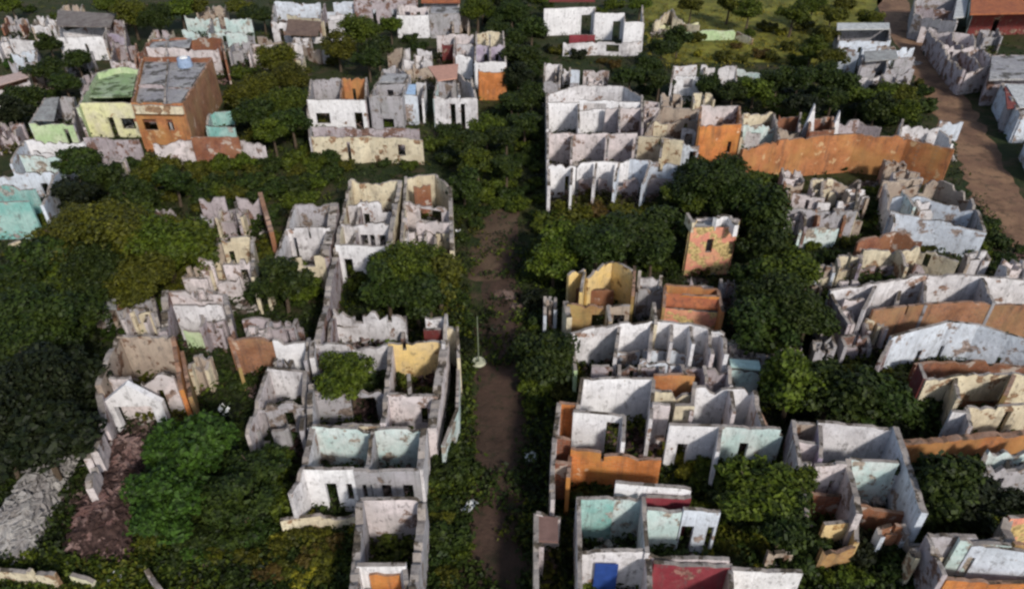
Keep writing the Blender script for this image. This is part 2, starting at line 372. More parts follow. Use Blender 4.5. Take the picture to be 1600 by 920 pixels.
def floor(parent, pts, H):
    P = [at(x, y, H) for x, y in pts]; poly = clean_poly(P); FOOT.append(poly)
    c = sum((p for p in P), Vector()) / len(P)
    v = [(p.x, p.y, .05 + .002 * (len(FOOT) % 7)) for p in P] + [(p.x, p.y, -.1) for p in P]; n = len(P)
    f = [tuple(range(n))] + [(i, n + i, n + (i + 1) % n, (i + 1) % n) for i in range(n)]
    fo = mesh_obj('floor', v, f, [FLOOR], parent=parent)
    xs = [q[0] for q in poly]; ys = [q[1] for q in poly]; ar = (max(xs) - min(xs)) * (max(ys) - min(ys)); rr = random.Random(len(FOOT)); V = []; Fc = []; W = []; Wf = []
    for _ in range(int(min(1100, ar * 9))):
        x, y = rr.uniform(min(xs), max(xs)), rr.uniform(min(ys), max(ys))
        if not inside(x, y, poly): continue
        den = math.sin(x * .9 + len(FOOT)) * math.sin(y * 1.1) + rr.uniform(-.6, .6)
        if den > -.15:
            rot = Euler((rr.uniform(-.5, .5), rr.uniform(-.5, .5), rr.uniform(0, 3.1))).to_matrix(); dx, dy, dz = rr.uniform(.12, .6) * rr.uniform(.5, 1.2), rr.uniform(.08, .35), rr.uniform(.05, .2); k = len(V); h = .1 + max(0, den) * .6 * rr.random()
            for c in ((-1, -1, -1), (1, -1, -1), (1, 1, -1), (-1, 1, -1), (-1, -1, 1), (1, -1, 1), (1, 1, 1), (-1, 1, 1)):
                q = rot @ Vector((c[0] * dx / 2, c[1] * dy / 2, c[2] * dz / 2)); V.append((x + q.x, y + q.y, h + q.z))
            Fc += [(k + 3, k + 2, k + 1, k), (k + 4, k + 5, k + 6, k + 7), (k, k + 1, k + 5, k + 4), (k + 1, k + 2, k + 6, k + 5), (k + 2, k + 3, k + 7, k + 6), (k + 3, k, k + 4, k + 7)]
        else:
            for _ in range(7):
                a = rr.uniform(0, 6.28); s_ = rr.uniform(.08, .2); cx, cy, cz = x + rr.gauss(0, .25), y + rr.gauss(0, .25), rr.uniform(.08, .8); k = len(W); u = Vector((math.cos(a), math.sin(a), rr.uniform(-.5, .5))) * s_; w_ = Vector((-math.sin(a), math.cos(a), rr.uniform(-.7, .7))) * s_
                C_ = Vector((cx, cy, cz)); W += [tuple(C_ - u - w_ * .5), tuple(C_ + u - w_ * .4), tuple(C_ + u * .8 + w_ * .6), tuple(C_ - u * .7 + w_ * .5)]; Wf.append((k, k + 1, k + 2, k + 3))
    if V: mesh_obj('debris', V, Fc, [rr.choice((RUB, RUBD, RUBR, RUB))], parent=parent)['kind'] = 'stuff'
    if W: mesh_obj('weeds', W, Wf, [LEAF[rr.choice(('dark', 'mid', 'dark', 'olive'))]], parent=parent)['kind'] = 'stuff'
    return fo
HOUSES = []
def house(label, short, pts, H=3.0, name='ruined_house', cat='house', fl=True):
    c = sum((at(x, y, H) for x, y in pts), Vector()) / len(pts); c.z = 0
    e = empty(name, c); tag(e, label, cat)
    if fl: floor(e, pts, H)
    HOUSES.append((short, c)); return e
def thing_wall(label, short, mat, pts, name='boundary_wall', cat='wall', **k):
    o = wall(None, mat, pts, name=name, **k); tag(o, label, cat)
    H = k.get('H', 3.0); c = sum((at(x, y, H) for x, y in pts), Vector()) / len(pts)
    HOUSES.append((short, c)); return o
def quad_house(label, short, q, H, walls, rag=.32, t=.30, **k):
    """q = back-left, back-right, front-right, front-left; walls = (mat, 'B'|'F'|'L'|'R', ops) or (mat, [pixels], ops[, dict])"""
    A, B, C, D = q; e = house(label, short, q, H, **k)
    side = {'B': [A, B], 'F': [D, C], 'L': [A, D], 'R': [B, C]}
    def lerp(a, b, u): return (a[0] + (b[0] - a[0]) * u, a[1] + (b[1] - a[1]) * u)
    for w in walls:
        mat, where, ops = w[0], w[1], (w[2] if len(w) > 2 else ()); kw = dict(w[3]) if len(w) > 3 else {}
        kw.setdefault('H', H); kw.setdefault('rag', rag); kw.setdefault('t', t); nm = 'wall'
        if isinstance(where, str):
            if where in side: pts = side[where]
            elif where[0] == 'c': u = float(where[1:]); pts = [lerp(A, D, u), lerp(B, C, u)]; nm = 'partition'   # cross wall at depth u
            else:                                                                                                    # partition at u from left, v0-v1
                u, v0, v1 = [float(x) for x in where[1:].split(',')]; nm = 'partition'
                a = lerp(A, B, u); b = lerp(D, C, u); pts = [lerp(a, b, v0), lerp(a, b, v1)]
        else: pts = where; nm = 'partition'
        wall(e, mat, pts, ops=ops, name=nm, **kw)
    return e

# ================================================================== left block, near
e = quad_house('narrow roofless house with grey walls and dark weedy room, nearest beside the street', 'narrow roofless house',
  [(562, 776), (660, 778), (640, 962), (548, 962)], 3.2,
  [('pinkw', 'B', ()), ('grey', 'L', (), {'t': .5}), ('grey', 'R', (), {'t': .55}), ('bright', [(557, 880), (634, 880)], (), {'H': 3.2, 'rag': .08}), ('orange2', [(577, 893), (624, 893)], (), {'H': 2.8, 't': .3}),
   ('bright', [(557, 884), (560, 962)], ()), ('bright', [(632, 884), (640, 962)], ()), ('orange2', [(560, 935), (636, 935)], (), {'H': 2.4})])
e = quad_house('white and teal roofless house of two rooms with a black doorway in its white front', 'white and teal two room house',
  [(488, 664), (662, 666), (655, 730), (472, 730)], 3.1,
  [('aqua', 'B', ()), ('white', 'L', (), {'t': .45}), ('white', 'R', (), {'t': .5}), ('grey', 'p.54,0,1', (), {'t': .3}),
   ('bright', [(472, 730), (552, 731)], (('d', 503, 521), ('w', 536, 546)), {'rag': .06}), ('grey', [(552, 732), (655, 733)], (('w', 562, 578), ('w', 592, 608), ('d', 626, 643)), {'rag': .1}),
   ('white', [(472, 730), (452, 768)], ())])
# teal band painted on the foot of the back wall
thing_wall('low cream yard wall with yellow bushes growing over it', 'low cream yard wall', 'cream', [(438, 812), (500, 802), (560, 800)], H=1.2, rag=.2)
e = quad_house('large roofless house with a tree filling its left room and a yellow room', 'large tree filled house',
  [(488, 532), (695, 530), (674, 660), (482, 658)], 3.1,
  [('white', [(488, 532), (606, 534)], ()), ('yellow', [(606, 534), (695, 530)], (('g', 628, 634, 2.5),)), ('white', 'L', (('g', 560, 600, 1.0),), {'t': .45}), ('pinkw', 'R', (), {'t': .7}),
   ('pinkw', [(610, 536), (598, 660)], (), {'t': .4}), ('pinkw', [(604, 612), (684, 614)], (('w', 655, 666),)), ('tan', [(640, 612), (638, 580)], ()), ('grey', [(492, 610), (600, 608)], (('d', 545, 585),), {'H': 2.6}),
   ('cream', [(482, 657), (600, 657)], ())])
thing_wall('thin pale wall curving along the street side of the large roofless house', 'thin curved street wall', 'aqua', [(713, 512), (716, 570), (714, 640), (692, 694)], H=2.2, t=.22, rag=.12)
e = quad_house('small tall corner ruin with dark red inside walls at the street edge', 'dark red corner ruin',
  [(664, 492), (697, 490), (712, 512), (660, 528)], 3.4,
  [('white', 'B', ()), ('white', [(697, 490), (692, 534)], (), {'t': .25}), ('darkred', [(662, 512), (690, 514)], (), {'H': 2.9}), ('cream', [(692, 506), (714, 508)], (), {'H': 3.2}), ('cream', [(714, 508), (716, 550)], (), {'t': .2})])
e = quad_house('ragged white walled ruin with bite marks along its top behind the large roofless house', 'ragged white ruin',
  [(520, 478), (632, 488), (628, 520), (512, 522)], 2.8,
  [('white', 'B', (('g', 552, 566, 1.7), ('g', 604, 612, 2.0))), ('mauve', 'L', ()), ('white', [(516, 505), (628, 508)], (('d', 560, 572),), {'H': 1.6}), ('mauve', 'R', (), {'H': 1.8})], rag=.5)
thing_wall('long mauve plastered wall dividing two plots from the white doorway down to the large house', 'long mauve party wall', 'mauve', [(524, 386), (514, 440), (505, 490), (490, 545)], H=3.0, t=.55, rag=.3)
e = quad_house('long pale roofless house in four rooms with a bright white front and black door', 'long pale house with bright front',
  [(547, 279), (625, 279), (606, 384), (524, 382)], 3.2,
  [('cream', 'B', ()), ('cream', 'L', (), {'t': .4}), ('cream', 'R', (), {'t': .5}), ('white', 'c.33', (('d', 565, 575), ('g', 595, 612, 2.2))), ('white', 'c.64', (('w', 560, 572), ('d', 575, 583), ('w', 590, 600))),
   ('mauve', 'p.30,.3,1', (), {'H': 3.0}), ('bright', 'F', (('d', 534, 548),), {'rag': .05}), ('aqua', [(548, 408), (604, 408)], (), {'H': 1.2})])
e = quad_house('cream and rust stained roofless house beside the street, arched back wall', 'rust stained house',
  [(634, 276), (703, 290), (706, 385), (626, 380)], 3.1,
  [('cream', [(634, 276), (650, 268), (680, 270), (703, 292)], ()), ('cream', 'L', (), {'t': .35}), ('cream', 'R', (), {'t': .45}), ('rust', [(646, 290), (672, 286)], (), {'H': 3.0}), ('pinkw', 'c.36', (('w', 655, 690, 1.6),)),
   ('pinkw', 'c.58', (('w', 680, 686), ('g', 635, 650, .8))), ('pinkw', 'c.78', (('g', 640, 660, 1.0),), {'H': 2.2})], rag=.3)
e = quad_house('mauve grey roofless house of two rooms left of the long pale house', 'mauve grey house',
  [(460, 318), (522, 316), (506, 396), (430, 398)], 3.0,
  [('grey', 'B', ()), ('white', 'L', (), {'t': .3}), ('mauve', 'R', (), {'t': .9}), ('white', 'c.45', (('d', 455, 460), ('g', 480, 484, 2))), ('cream', 'F', (('g', 470, 490, 2.0),)), ('cream', [(430, 398), (414, 440)], (), {'H': 2.4})], rag=.28)
e = quad_house('low ruin with an orange brick end and a bright white wall', 'orange and white low ruin',
  [(358, 524), (482, 524), (476, 560), (372, 566)], 2.9,
  [('brownbrick', [(356, 526), (426, 528)], (), {'rag': .2}), ('bright', [(426, 530), (476, 530)], (), {'rag': .3}), ('grey', 'R', ()), ('ochre', 'L', (), {'H': 2.2})])
e = quad_house('grey ruin with a dark doorway and half fallen rooms beside the tree filled house', 'grey half fallen ruin',
  [(418, 574), (476, 576), (470, 668), (384, 672)], 2.8,
  [('white', 'B', ()), ('pinkw', 'L', (), {'t': .3}), ('grey', 'R', (), {'t': .35}), ('grey', 'c.55', (('d', 402, 412), ('w', 440, 455))), ('grey', [(386, 664), (450, 662)], (('g', 405, 422, .9),), {'H': 2.2})], rag=.35)
thing_wall('mauve crumbling wall behind the orange brick end', 'mauve crumbling wall', 'mauve', [(378, 498), (420, 494), (470, 500)], H=2.2, rag=.6)
e = quad_house('tan roofless house with a deep room and an orange brick right side', 'tan house with orange side',
  [(182, 522), (268, 520), (282, 606), (150, 596)], 3.4,
  [('tan', 'B', ()), ('tan', 'L', (), {'t': .45}), ('orange2', 'R', (), {'t': .35}), ('pinkw', [(168, 584), (268, 578)], (('g', 200, 214, 2.2), ('d', 235, 245)), {'rag': .5}), ('pinkw', [(150, 596), (158, 640), (146, 690), (132, 748)], (('g', 655, 668, 1.2), ('g', 700, 716, .9)), {'rag': .9, 't': .5, 'H': 2.8}), ('ochre', [(284, 548), (296, 618)], (), {'H': 2.6})], rag=.2)
# pointed white gable standing among the debris
def gable(label, short, mat, a, b, H, Hr, t=.3, door=None):
    A = at(*a, H); B = at(*b, H); d = (B - A).normalized(); n = Vector((-d.y, d.x, 0)) * t / 2; m = (A + B) / 2
    pr = [(A.x, A.y, -.1), (B.x, B.y, -.1), (B.x, B.y, H), (m.x, m.y, Hr), (A.x, A.y, H)]
    if door:
        w = door; p = m - d * w; q = m + d * w
        pr = [(A.x, A.y, -.1), (p.x, p.y, -.1), (p.x, p.y, 2.0), (q.x, q.y, 2.0), (q.x, q.y, -.1), (B.x, B.y, -.1), (B.x, B.y, H), (m.x + .1, m.y, Hr), (A.x, A.y, H)]
    k = len(pr); v = [tuple(Vector(p) + n) for p in pr] + [tuple(Vector(p) - n) for p in pr]
    f = [tuple(range(k)), tuple(range(2 * k - 1, k - 1, -1))] + [(i, k + i, k + (i + 1) % k, (i + 1) % k) for i in range(k)]
    o = mesh_obj('gable_wall', v, f, [M[mat]], origin=(m.x, m.y, 0)); tag(o, label, 'wall'); HOUSES.append((short, m)); return o
gable('white pointed gable wall with an open middle standing in brown debris', 'white pointed gable', 'bright', (160, 628), (254, 626), 2.2, 3.6, .35, 1.0)
debris_slope('long pale grey slope of collapsed wall and sticks in the lower left corner', 'pale grey debris slope', [(70, 676), (122, 700), (40, 884), (-40, 852)], 1.2, plaster('bleached_debris', (.24, .22, .21), (.33, .31, .29), (.15, .13, .12), .2, .9, 37), 3)
debris_slope('long brown and reddish slope of collapsed masonry below the white pointed gable', 'brown debris slope', [(160, 672), (246, 668), (206, 872), (88, 864)], 1.2, RUBR, 4)
thing_wall('stub of grey stone wall left of the brown debris slope', 'grey stub wall', 'pinkw', [(150, 660), (134, 712)], H=2.2, t=.5, rag=.9)
thing_wall('cream low boundary wall in the bottom left corner', 'corner boundary wall', 'cream', [(-40, 880), (40, 886), (84, 894)], H=1.3, rag=.25, ops=(('g', 46, 52, .3),))
thing_wall('pale yellow low wall stub beside the corner boundary wall', 'yellow wall stub', 'limew', [(108, 892), (142, 900)], H=1.0, rag=.3)
thing_wall('pale leaning wall end in the weeds at the bottom edge', 'pale leaning wall end', 'pinkw', [(228, 888), (258, 930)], H=1.2, rag=.3)
# ------------------------------------------------------------------ left block, middle ruins
e = quad_house('white walled ruin with mauve left wall under the olive thicket', 'white and mauve ruin',
  [(262, 452), (352, 452), (350, 486), (262, 486)], 2.9,
  [('pinkw', 'B', (('g', 300, 330, 2.0),)), ('mauve', [(258, 452), (250, 506)], (), {'t': .6}), ('white', [(270, 474), (346, 474)], (('w', 306, 314),), {'rag': .2}), ('mauve', [(350, 455), (358, 500)], (), {'t': .4}), ('green', [(286, 512), (346, 510)], (), {'H': 1.6})], rag=.4)
e = quad_house('ragged cream ruin with stepped tops in the middle of the thicket', 'ragged cream ruin',
  [(318, 372), (392, 366), (394, 430), (300, 430)], 3.2,
  [('cream', [(345, 372), (392, 366)], (('w', 352, 360),), {'rag': .4}), ('cream', 'R', (), {'t': .35}), ('tan', [(318, 384), (345, 374)], (), {'H': 2.6}), ('pinkw', 'c.5', (('g', 330, 345, 1.2), ('d', 370, 382))), ('pinkw', [(285, 432), (372, 426)], (('g', 322, 335, 1.0),), {'H': 2.4})], rag=.7)
e = quad_house('collapsed brown ruin with a rusty brick end wall', 'collapsed brown ruin',
  [(310, 308), (408, 302), (424, 350), (320, 346)], 2.8,
  [('mauve', 'B', (('g', 350, 368, 1.2),)), ('rust', [(406, 300), (424, 362)], (), {'t': .5, 'rag': .2}), ('grey', [(312, 330), (372, 324)], (('d', 330, 340),), {'H': 2.0}), ('mauve', [(366, 312), (374, 345)], ())], rag=.5)
e = quad_house('dark grey low ruin with a teal stained wall at the edge of the dark trees', 'dark grey low ruin',
  [(128, 456), (238, 462), (240, 500), (120, 486)], 2.4,
  [('grey', 'B', (), {'rag': .3}), ('grey', [(180, 478), (238, 480)], (('w', 215, 225),)), ('grey', 'L', ()), ('mauve', [(238, 462), (246, 512)], ())], rag=.4)
slab(e, [(130, 458), (180, 462), (182, 482), (122, 480)], 2.5, .12, TIN_G, 'roof')
e = quad_house('teal painted house with a pale blue upper wall at the left edge', 'teal painted house',
  [(-20, 268), (88, 264), (64, 318), (-30, 318)], 3.3,
  [('bluew', 'B', (('w', 54, 66),)), ('teal', [(-22, 284), (52, 290)], ()), ('bluew', 'R', (), {'t': .35}), ('teal', [(-30, 316), (46, 314)], (), {'rag': .05}), ('aqua', [(30, 240), (90, 240)], (), {'H': 2.8})])
e = quad_house('white low house with long brown openings above the teal house', 'white low house with long openings',
  [(38, 218), (130, 217), (112, 246), (14, 250)], 2.8,
  [('bright', 'B', ()), ('bluew', 'L', ()), ('white', [(52, 236), (112, 238)], (('w', 58, 100),)), ('white', 'R', (), {'H': 1.6})])
thing_wall('pale stub of wall at the left edge under the teal house', 'pale edge stub', 'cream', [(10, 376), (30, 372)], H=1.8, rag=.6)
thing_wall('small pale wall in the dark trees at the left edge', 'small pale wall at the left edge', 'cream', [(-10, 446), (38, 444)], H=1.6, rag=.5)
# ------------------------------------------------------------------ left block, far row
e = house('tall orange brick house with a flat grey roof and rough parapets', 'tall orange brick house', [(222, 90), (328, 92), (284, 160), (206, 158)], 4.6, name='brick_house')
for mt, p, o in (('faded', [(206, 160), (284, 161)], (('w', 214, 236, 2.2), ('w', 252, 262, 2.2))), ('brownbrick', [(330, 90), (284, 161)], ()), ('orange', [(222, 88), (206, 160)], ()), ('rust', [(222, 88), (330, 90)], ())):
    wall(e, mt, p, H=4.9, ops=o, rag=.12, t=.3)
slab(e, [(226, 92), (326, 94), (282, 159), (210, 157)], 4.35, .25, SLAB)
wall(e, 'grey', [(262, 92), (256, 158)], H=4.9, rag=.2, t=.2, name='partition')
wall(e, 'mauve', [(214, 130), (300, 132)], H=4.8, rag=.2, t=.2, name='partition')
wall(e, 'cream', [(206, 163), (284, 164)], H=4.9, rag=.1, t=.2, name='parapet', z0=4.0)
wall(e, 'rust', [(210, 186), (284, 187)], H=3.1, rag=.05, t=.5, name='ledge', z0=2.9)
e = house('pale green house with an open green room and yellow green front', 'pale green house', [(150, 114), (218, 106), (208, 158), (124, 160)], 3.6)
for mt, p, o in (('green', [(150, 114), (185, 104), (218, 106)], ()), ('green', [(150, 114), (120, 166)], ()), ('limew', [(124, 160), (206, 160)], (('d', 160, 170), ('w', 180, 202, .9))), ('green', [(218, 106), (208, 158)], ())):
    wall(e, mt, p, H=3.6, ops=o, rag=.12)
slab(e, [(150, 120), (214, 112), (206, 150), (134, 152)], 2.9, .15, plaster('mossy_green_slab', (.24, .34, .17), (.34, .40, .28), (.12, .16, .08), .4, .7, 41))
wall(e, 'pinkw', [(118, 166), (132, 200)], H=2.6, rag=.1, name='garden_wall')
e = quad_house('grey green shed with a slanting top left of the pale green house', 'grey green shed',
  [(70, 152), (114, 148), (112, 190), (46, 192)], 2.8, [('grey', 'B', ()), ('aqua', 'L', (), {'rag': .1}), ('green', 'F', (('d', 95, 103),)), ('grey', 'R', ())])
slab(e, [(72, 154), (92, 152), (84, 188), (50, 188)], 2.75, .1, TIN_G)
e = quad_house('small teal walled room in the shade right of the tall brick house', 'small teal room',
  [(326, 172), (362, 172), (366, 196), (322, 196)], 2.2, [('teal', 'B', ()), ('aqua', 'L', ()), ('teal', 'F', ())], rag=.3)
thing_wall('grey brown garden wall in front of the pale green house', 'grey brown garden wall', 'mauve', [(130, 214), (216, 216)], H=2.4, rag=.2)
thing_wall('pink and tan garden wall below the tall brick house', 'pink and tan garden wall', 'pinkw', [(238, 222), (300, 216), (360, 214), (412, 222)], H=2.6, rag=.25, ops=(('d', 352, 358),))
thing_wall('row of reddish coping along the lane behind the garden wall', 'reddish coping wall', 'rust', [(298, 214), (372, 212)], H=3.0, rag=.15)
e = house('low house with a rusty red parapet behind the tall brick house', 'red parapet house', [(228, 56), (344, 54), (352, 88), (214, 80)], 3.4)
for mt, p in (('rust', [(214, 82), (236, 60), (300, 56), (346, 60)]), ('rust', [(346, 60), (352, 92)]), ('grey', [(262, 58), (258, 80)]), ('pinkw', [(228, 72), (340, 74)])): wall(e, mt, p, H=3.4, rag=.3)
slab(e, [(240, 60), (300, 60), (296, 74), (232, 76)], 3.0, .1, SLAB)
e = quad_house('white gabled house with a tan tiled roof in the far left', 'white house with tan roof',
  [(92, 40), (170, 38), (160, 56), (90, 58)], 3.0, [('white', 'B', (), {'H': 2.6}), ('bright', 'F', (('d', 128, 133), ('g', 100, 104, 2.2)), {'rag': .1}), ('mauve', 'R', ()), ('white', 'L', ())])
slab(e, [(90, 16), (180, 22), (172, 42), (88, 40)], 0, .15, TILE_G, z_list=[3.4, 3.4, 3.0, 3.0])
e = quad_house('purple grey gabled ruin right of the tan roofed house', 'purple grey gabled ruin',
  [(164, 28), (192, 30), (196, 76), (166, 72)], 3.2, [('mauve', 'B', ()), ('mauve', 'R', ()), ('purple', 'c.5', (('d', 176, 182),)), ('tan', 'L', ()), ('rust', 'F', (), {'H': 2.0})])
e = quad_house('grey white tumbled house with a dark room at the far left', 'grey white tumbled house',
  [(18, 60), (52, 62), (56, 94), (12, 92)], 2.8, [('white', 'B', ()), ('grey', 'R', (), {'t': .5}), ('bluew', 'c.5', (('d', 30, 38),)), ('grey', 'F', (('g', 20, 36, .8),))], rag=.5)
e = quad_house('pinkish low roofed shed at the left edge', 'pinkish roofed shed', [(-20, 122), (40, 112), (44, 126), (-20, 142)], 2.6, [('pinkw', 'F', ()), ('rust', 'B', ()), ('pinkw', 'R', ())])
slab(e, [(-24, 126), (34, 112), (44, 120), (-20, 138)], 2.7, .12, plain('pink_slab', (.46, .34, .30)))
e = quad_house('small pale house with mauve roof between the tan roof and the brick house', 'small pale mauve roofed house',
  [(176, 66), (212, 68), (210, 96), (172, 94)], 2.8, [('pinkw', 'F', (('d', 188, 194),)), ('mauve', 'B', ()), ('rust', 'R', ()), ('mauve', 'L', ())], rag=.3)
e = quad_house('pale aqua ruin at the top of the photograph with grey openings', 'pale aqua top ruin',
  [(288, 24), (392, 26), (384, 48), (284, 46)], 2.8, [('aqua', 'B', (('g', 340, 350, 1),)), ('aqua', 'F', (('g', 310, 325, .8), ('d', 345, 352))), ('grey', [(352, 46), (396, 56)], (), {'H': 2.2}), ('grey', 'p.4,0,1', ())], rag=.7)
e = quad_house('far house with brown tiled roof and pale walls at the top', 'far brown roofed house',
  [(428, 2), (560, 2), (548, 30), (424, 34)], 3.0, [('bluew', 'B', (('g', 500, 520, 1.5),)), ('white', 'L', ()), ('cream', [(448, 20), (505, 30)], ()), ('white', [(514, 24), (552, 22)], (), {'rag': .1}), ('mauve', 'p.6,0,1', ()), ('white', 'F', (('d', 434, 440), ('g', 450, 512, .8)))])
slab(e, [(450, 30), (502, 34), (496, 56), (446, 54)], 0, .12, TILE_B, z_list=[3.0, 3.0, 2.4, 2.4])
thing_wall('low broken tan wall beneath the far brown roof', 'low broken tan wall', 'tan', [(402, 56), (450, 62), (500, 76)], H=2.0, rag=.5)
thing_wall('small white stub with a dark hole under the far tree', 'small white stub', 'white', [(492, 76), (514, 78)], H=1.8, rag=.3)
e = quad_house('white fronted box house beneath the far orange roof', 'white box house',
  [(622, 8), (668, 8), (670, 24), (620, 24)], 3.0, [('bright', 'F', (), {'rag': .05}), ('white', 'L', ()), ('pinkw', 'B', (('w', 632, 640), ('d', 650, 656)))])
e = quad_house('grey box house with a flat roof beside the far street', 'grey box house', [(672, 10), (718, 10), (718, 22), (671, 22)], 3.2, [('grey', 'F', (), {'rag': .05}), ('grey', 'L', ()), ('grey', 'R', ()), ('grey', 'B', ())])
slab(e, [(673, 11), (717, 11), (717, 21), (672, 21)], 3.0, .15, SLAB)
e = quad_house('long low house with orange tiled roof at the top of the photograph', 'far orange roofed house', [(662, -14), (716, -14), (716, 2), (662, 2)], 2.6, [('white', 'F', ()), ('white', 'B', ()), ('white', 'L', ()), ('white', 'R', ())])
slab(e, [(658, -16), (718, -16), (719, 4), (658, 4)], 0, .15, TILE_O, z_list=[3.3, 3.3, 2.7, 2.7])
e = quad_house('far mauve and white flats at the top edge left of the orange roof', 'far mauve flats', [(552, -8), (652, -8), (650, 2), (552, 2)], 3.2, [('mauve', 'F', (('d', 580, 586), ('w', 610, 618))), ('mauve', 'B', ()), ('white', 'p.5,0,1', ())])
# houses facing the street in the far row
e = quad_house('white fronted house with one black window and an orange room', 'white house with black window',
  [(486, 120), (572, 119), (570, 156), (480, 155)], 3.4,
  [('grey', [(486, 120), (534, 120)], ()), ('orange', [(534, 120), (572, 119)], (('d', 548, 553),)), ('grey', 'L', ()), ('mauve', 'R', ()), ('orange', [(534, 122), (532, 154)], (), {'t': .2}), ('bright', 'F', (('w', 490, 512, .9), ('d', 551, 564)), {'rag': .04})])
wall(e, 'white', [(479, 160), (484, 214)], H=2.4, t=.25, name='garden_wall')
e = quad_house('grey cement house with small black windows beside the white fronted house', 'grey cement house',
  [(598, 110), (640, 112), (626, 150), (578, 148)], 3.8,
  [('grey', [(598, 108), (618, 102), (640, 114)], ()), ('grey', 'L', (), {'t': .4}), ('grey', 'c.5', (('w', 604, 614, 2.0),)), ('grey', 'F', (('w', 592, 600, 1.9), ('w', 594, 612, .3)), {'rag': .08}), ('grey', 'R', ())])
slab(e, [(600, 114), (636, 116), (630, 128), (592, 128)], 3.5, .15, SLAB)
e = quad_house('small white house with a pale blue roof patch by the grey cement house', 'small white blue roofed house',
  [(632, 122), (664, 124), (660, 150), (626, 150)], 3.2, [('bright', [(650, 122), (664, 124)], ()), ('bluew', [(628, 148), (652, 149)], (), {'rag': .04}), ('bright', 'R', (), {'H': 3.0}), ('white', 'L', ())])
slab(e, [(630, 132), (650, 132), (649, 147), (627, 147)], 3.0, .12, plain('pale_blue_sheet', (.36, .50, .68)))
thing_wall('grey and cream front wall of the yard below the white fronted house', 'cream yard front wall', 'cream', [(486, 212), (560, 214), (576, 212), (660, 216)], H=2.6, rag=.15, ops=(('d', 540, 546), ('w', 620, 632, .8)))
thing_wall('second mauve wall inside the yard below the white fronted house', 'mauve yard wall', 'mauve', [(488, 197), (570, 198), (655, 200)], H=2.6, rag=.2)
e = quad_house('grey white gabled ruin with two black doors next to the street', 'ruin with two black doors',
  [(684, 120), (736, 120), (744, 150), (678, 150)], 3.4,
  [('grey', [(684, 126), (712, 112), (738, 128)], ()), ('aqua', 'L', ()), ('white', 'R', (), {'t': .35}), ('white', 'F', (('d', 703, 711, 2.6), ('d', 719, 726, 2.6)), {'rag': .25}), ('bluew', 'p.6,.2,.9', ())])
slab(e, [(668, 104), (716, 100), (714, 122), (684, 126)], 0, .12, plain('pink_tile_slope', (.50, .27, .20)), z_list=[3.2, 3.2, 3.4, 3.4])
e = quad_house('orange brick block under the purple roofless house at the street corner', 'orange brick street block',
  [(748, 104), (790, 104), (790, 112), (748, 112)], 3.2, [('orange2', 'F', (), {'rag': .1}), ('orange', 'R', ()), ('rust', 'L', ())])
e = quad_house('cream edged roofless house with a purple room beside the far street', 'purple roofless house',
  [(744, 48), (786, 48), (790, 94), (742, 94)], 3.3, [('cream', 'B', ()), ('purple', 'c.45', (('w', 756, 762), ('d', 774, 779))), ('white', 'R', (), {'t': .3}), ('bluew', 'L', ()), ('bright', 'F', ()), ('purple', 'p.5,.1,.9', ())])
e = quad_house('white house with a dark red room left of the purple roofless house', 'white house with dark red room',
  [(682, 52), (740, 52), (738, 84), (680, 82)], 3.0, [('pinkw', 'B', ()), ('darkred', [(690, 64), (712, 64)], ()), ('white', [(714, 66), (740, 68)], (('w', 720, 729),)), ('bright', 'F', (('g', 680, 712, 1.0),)), ('mauve', 'p.5,0,1', ())])
e = quad_house('small ruin with white fang shaped wall behind the ruin with two doors', 'fang walled ruin',
  [(632, 74), (674, 76), (676, 104), (628, 104)], 2.8, [('white', 'B', (('g', 640, 652, 1.2),)), ('white', 'c.5', (('g', 646, 660, 1.0),)), ('tan', 'F', (), {'H': 1.8}), ('white', 'L', ())], rag=.8)
thing_wall('dark brown leaning gable stub behind the grey cement house', 'dark brown stub', 'tan', [(604, 70), (628, 72)], H=3.0, rag=.5)
# ================================================================== right block, far
e = quad_house('bright white house with two dark doorways at the top of the street', 'bright white top house',
  [(852, 2), (926, -2), (1003, 34), (852, 14)], 3.6,
  [('bright', [(850, 14), (930, 11)], (('d', 909, 925, 2.6),), {'rag': .05}), ('bright', [(930, 20), (976, 20)], (('d', 959, 971, 2.5),), {'rag': .05}), ('bright', [(976, 34), (1005, 34)], (), {'rag': .05}), ('bright', [(930, 11), (930, 20)], ()), ('bright', [(976, 20), (977, 34)], ()), ('white', [(1004, 8), (1006, 34)], ())], fl=False)
slab(e, [(862, -12), (926, -12), (930, 2), (858, 2)], 0, .15, plain('dark_red_tile', (.16, .04, .035)), z_list=[4.2, 4.2, 3.8, 3.8])
thing_wall('low white wall with a red panel in front of the bright white house', 'low white wall with red panel', 'white', [(880, 66), (934, 64), (980, 66), (1004, 64)], H=1.8, rag=.2, ops=(('w', 948, 968, .5),))
thing_wall('dark red garden gate wall below the bright white house', 'dark red gate wall', 'maroon', [(890, 54), (930, 53)], H=1.2, rag=.1)
e = quad_house('small white ruin with an arched break beside the dark bush', 'small white arched ruin',
  [(852, 96), (906, 98), (904, 128), (850, 126)], 3.0, [('white', [(852, 98), (878, 96)], ()), ('white', 'L', ()), ('bluew', [(892, 108), (906, 108)], (), {'H': 3.2}), ('grey', 'F', (('g', 872, 892, .8),)), ('grey', 'p.45,0,1', ())], rag=.5)
thing_wall('low mauve white wall right of the small arched ruin', 'low mauve white wall', 'pinkw', [(912, 108), (952, 110)], H=2.0, rag=.3)
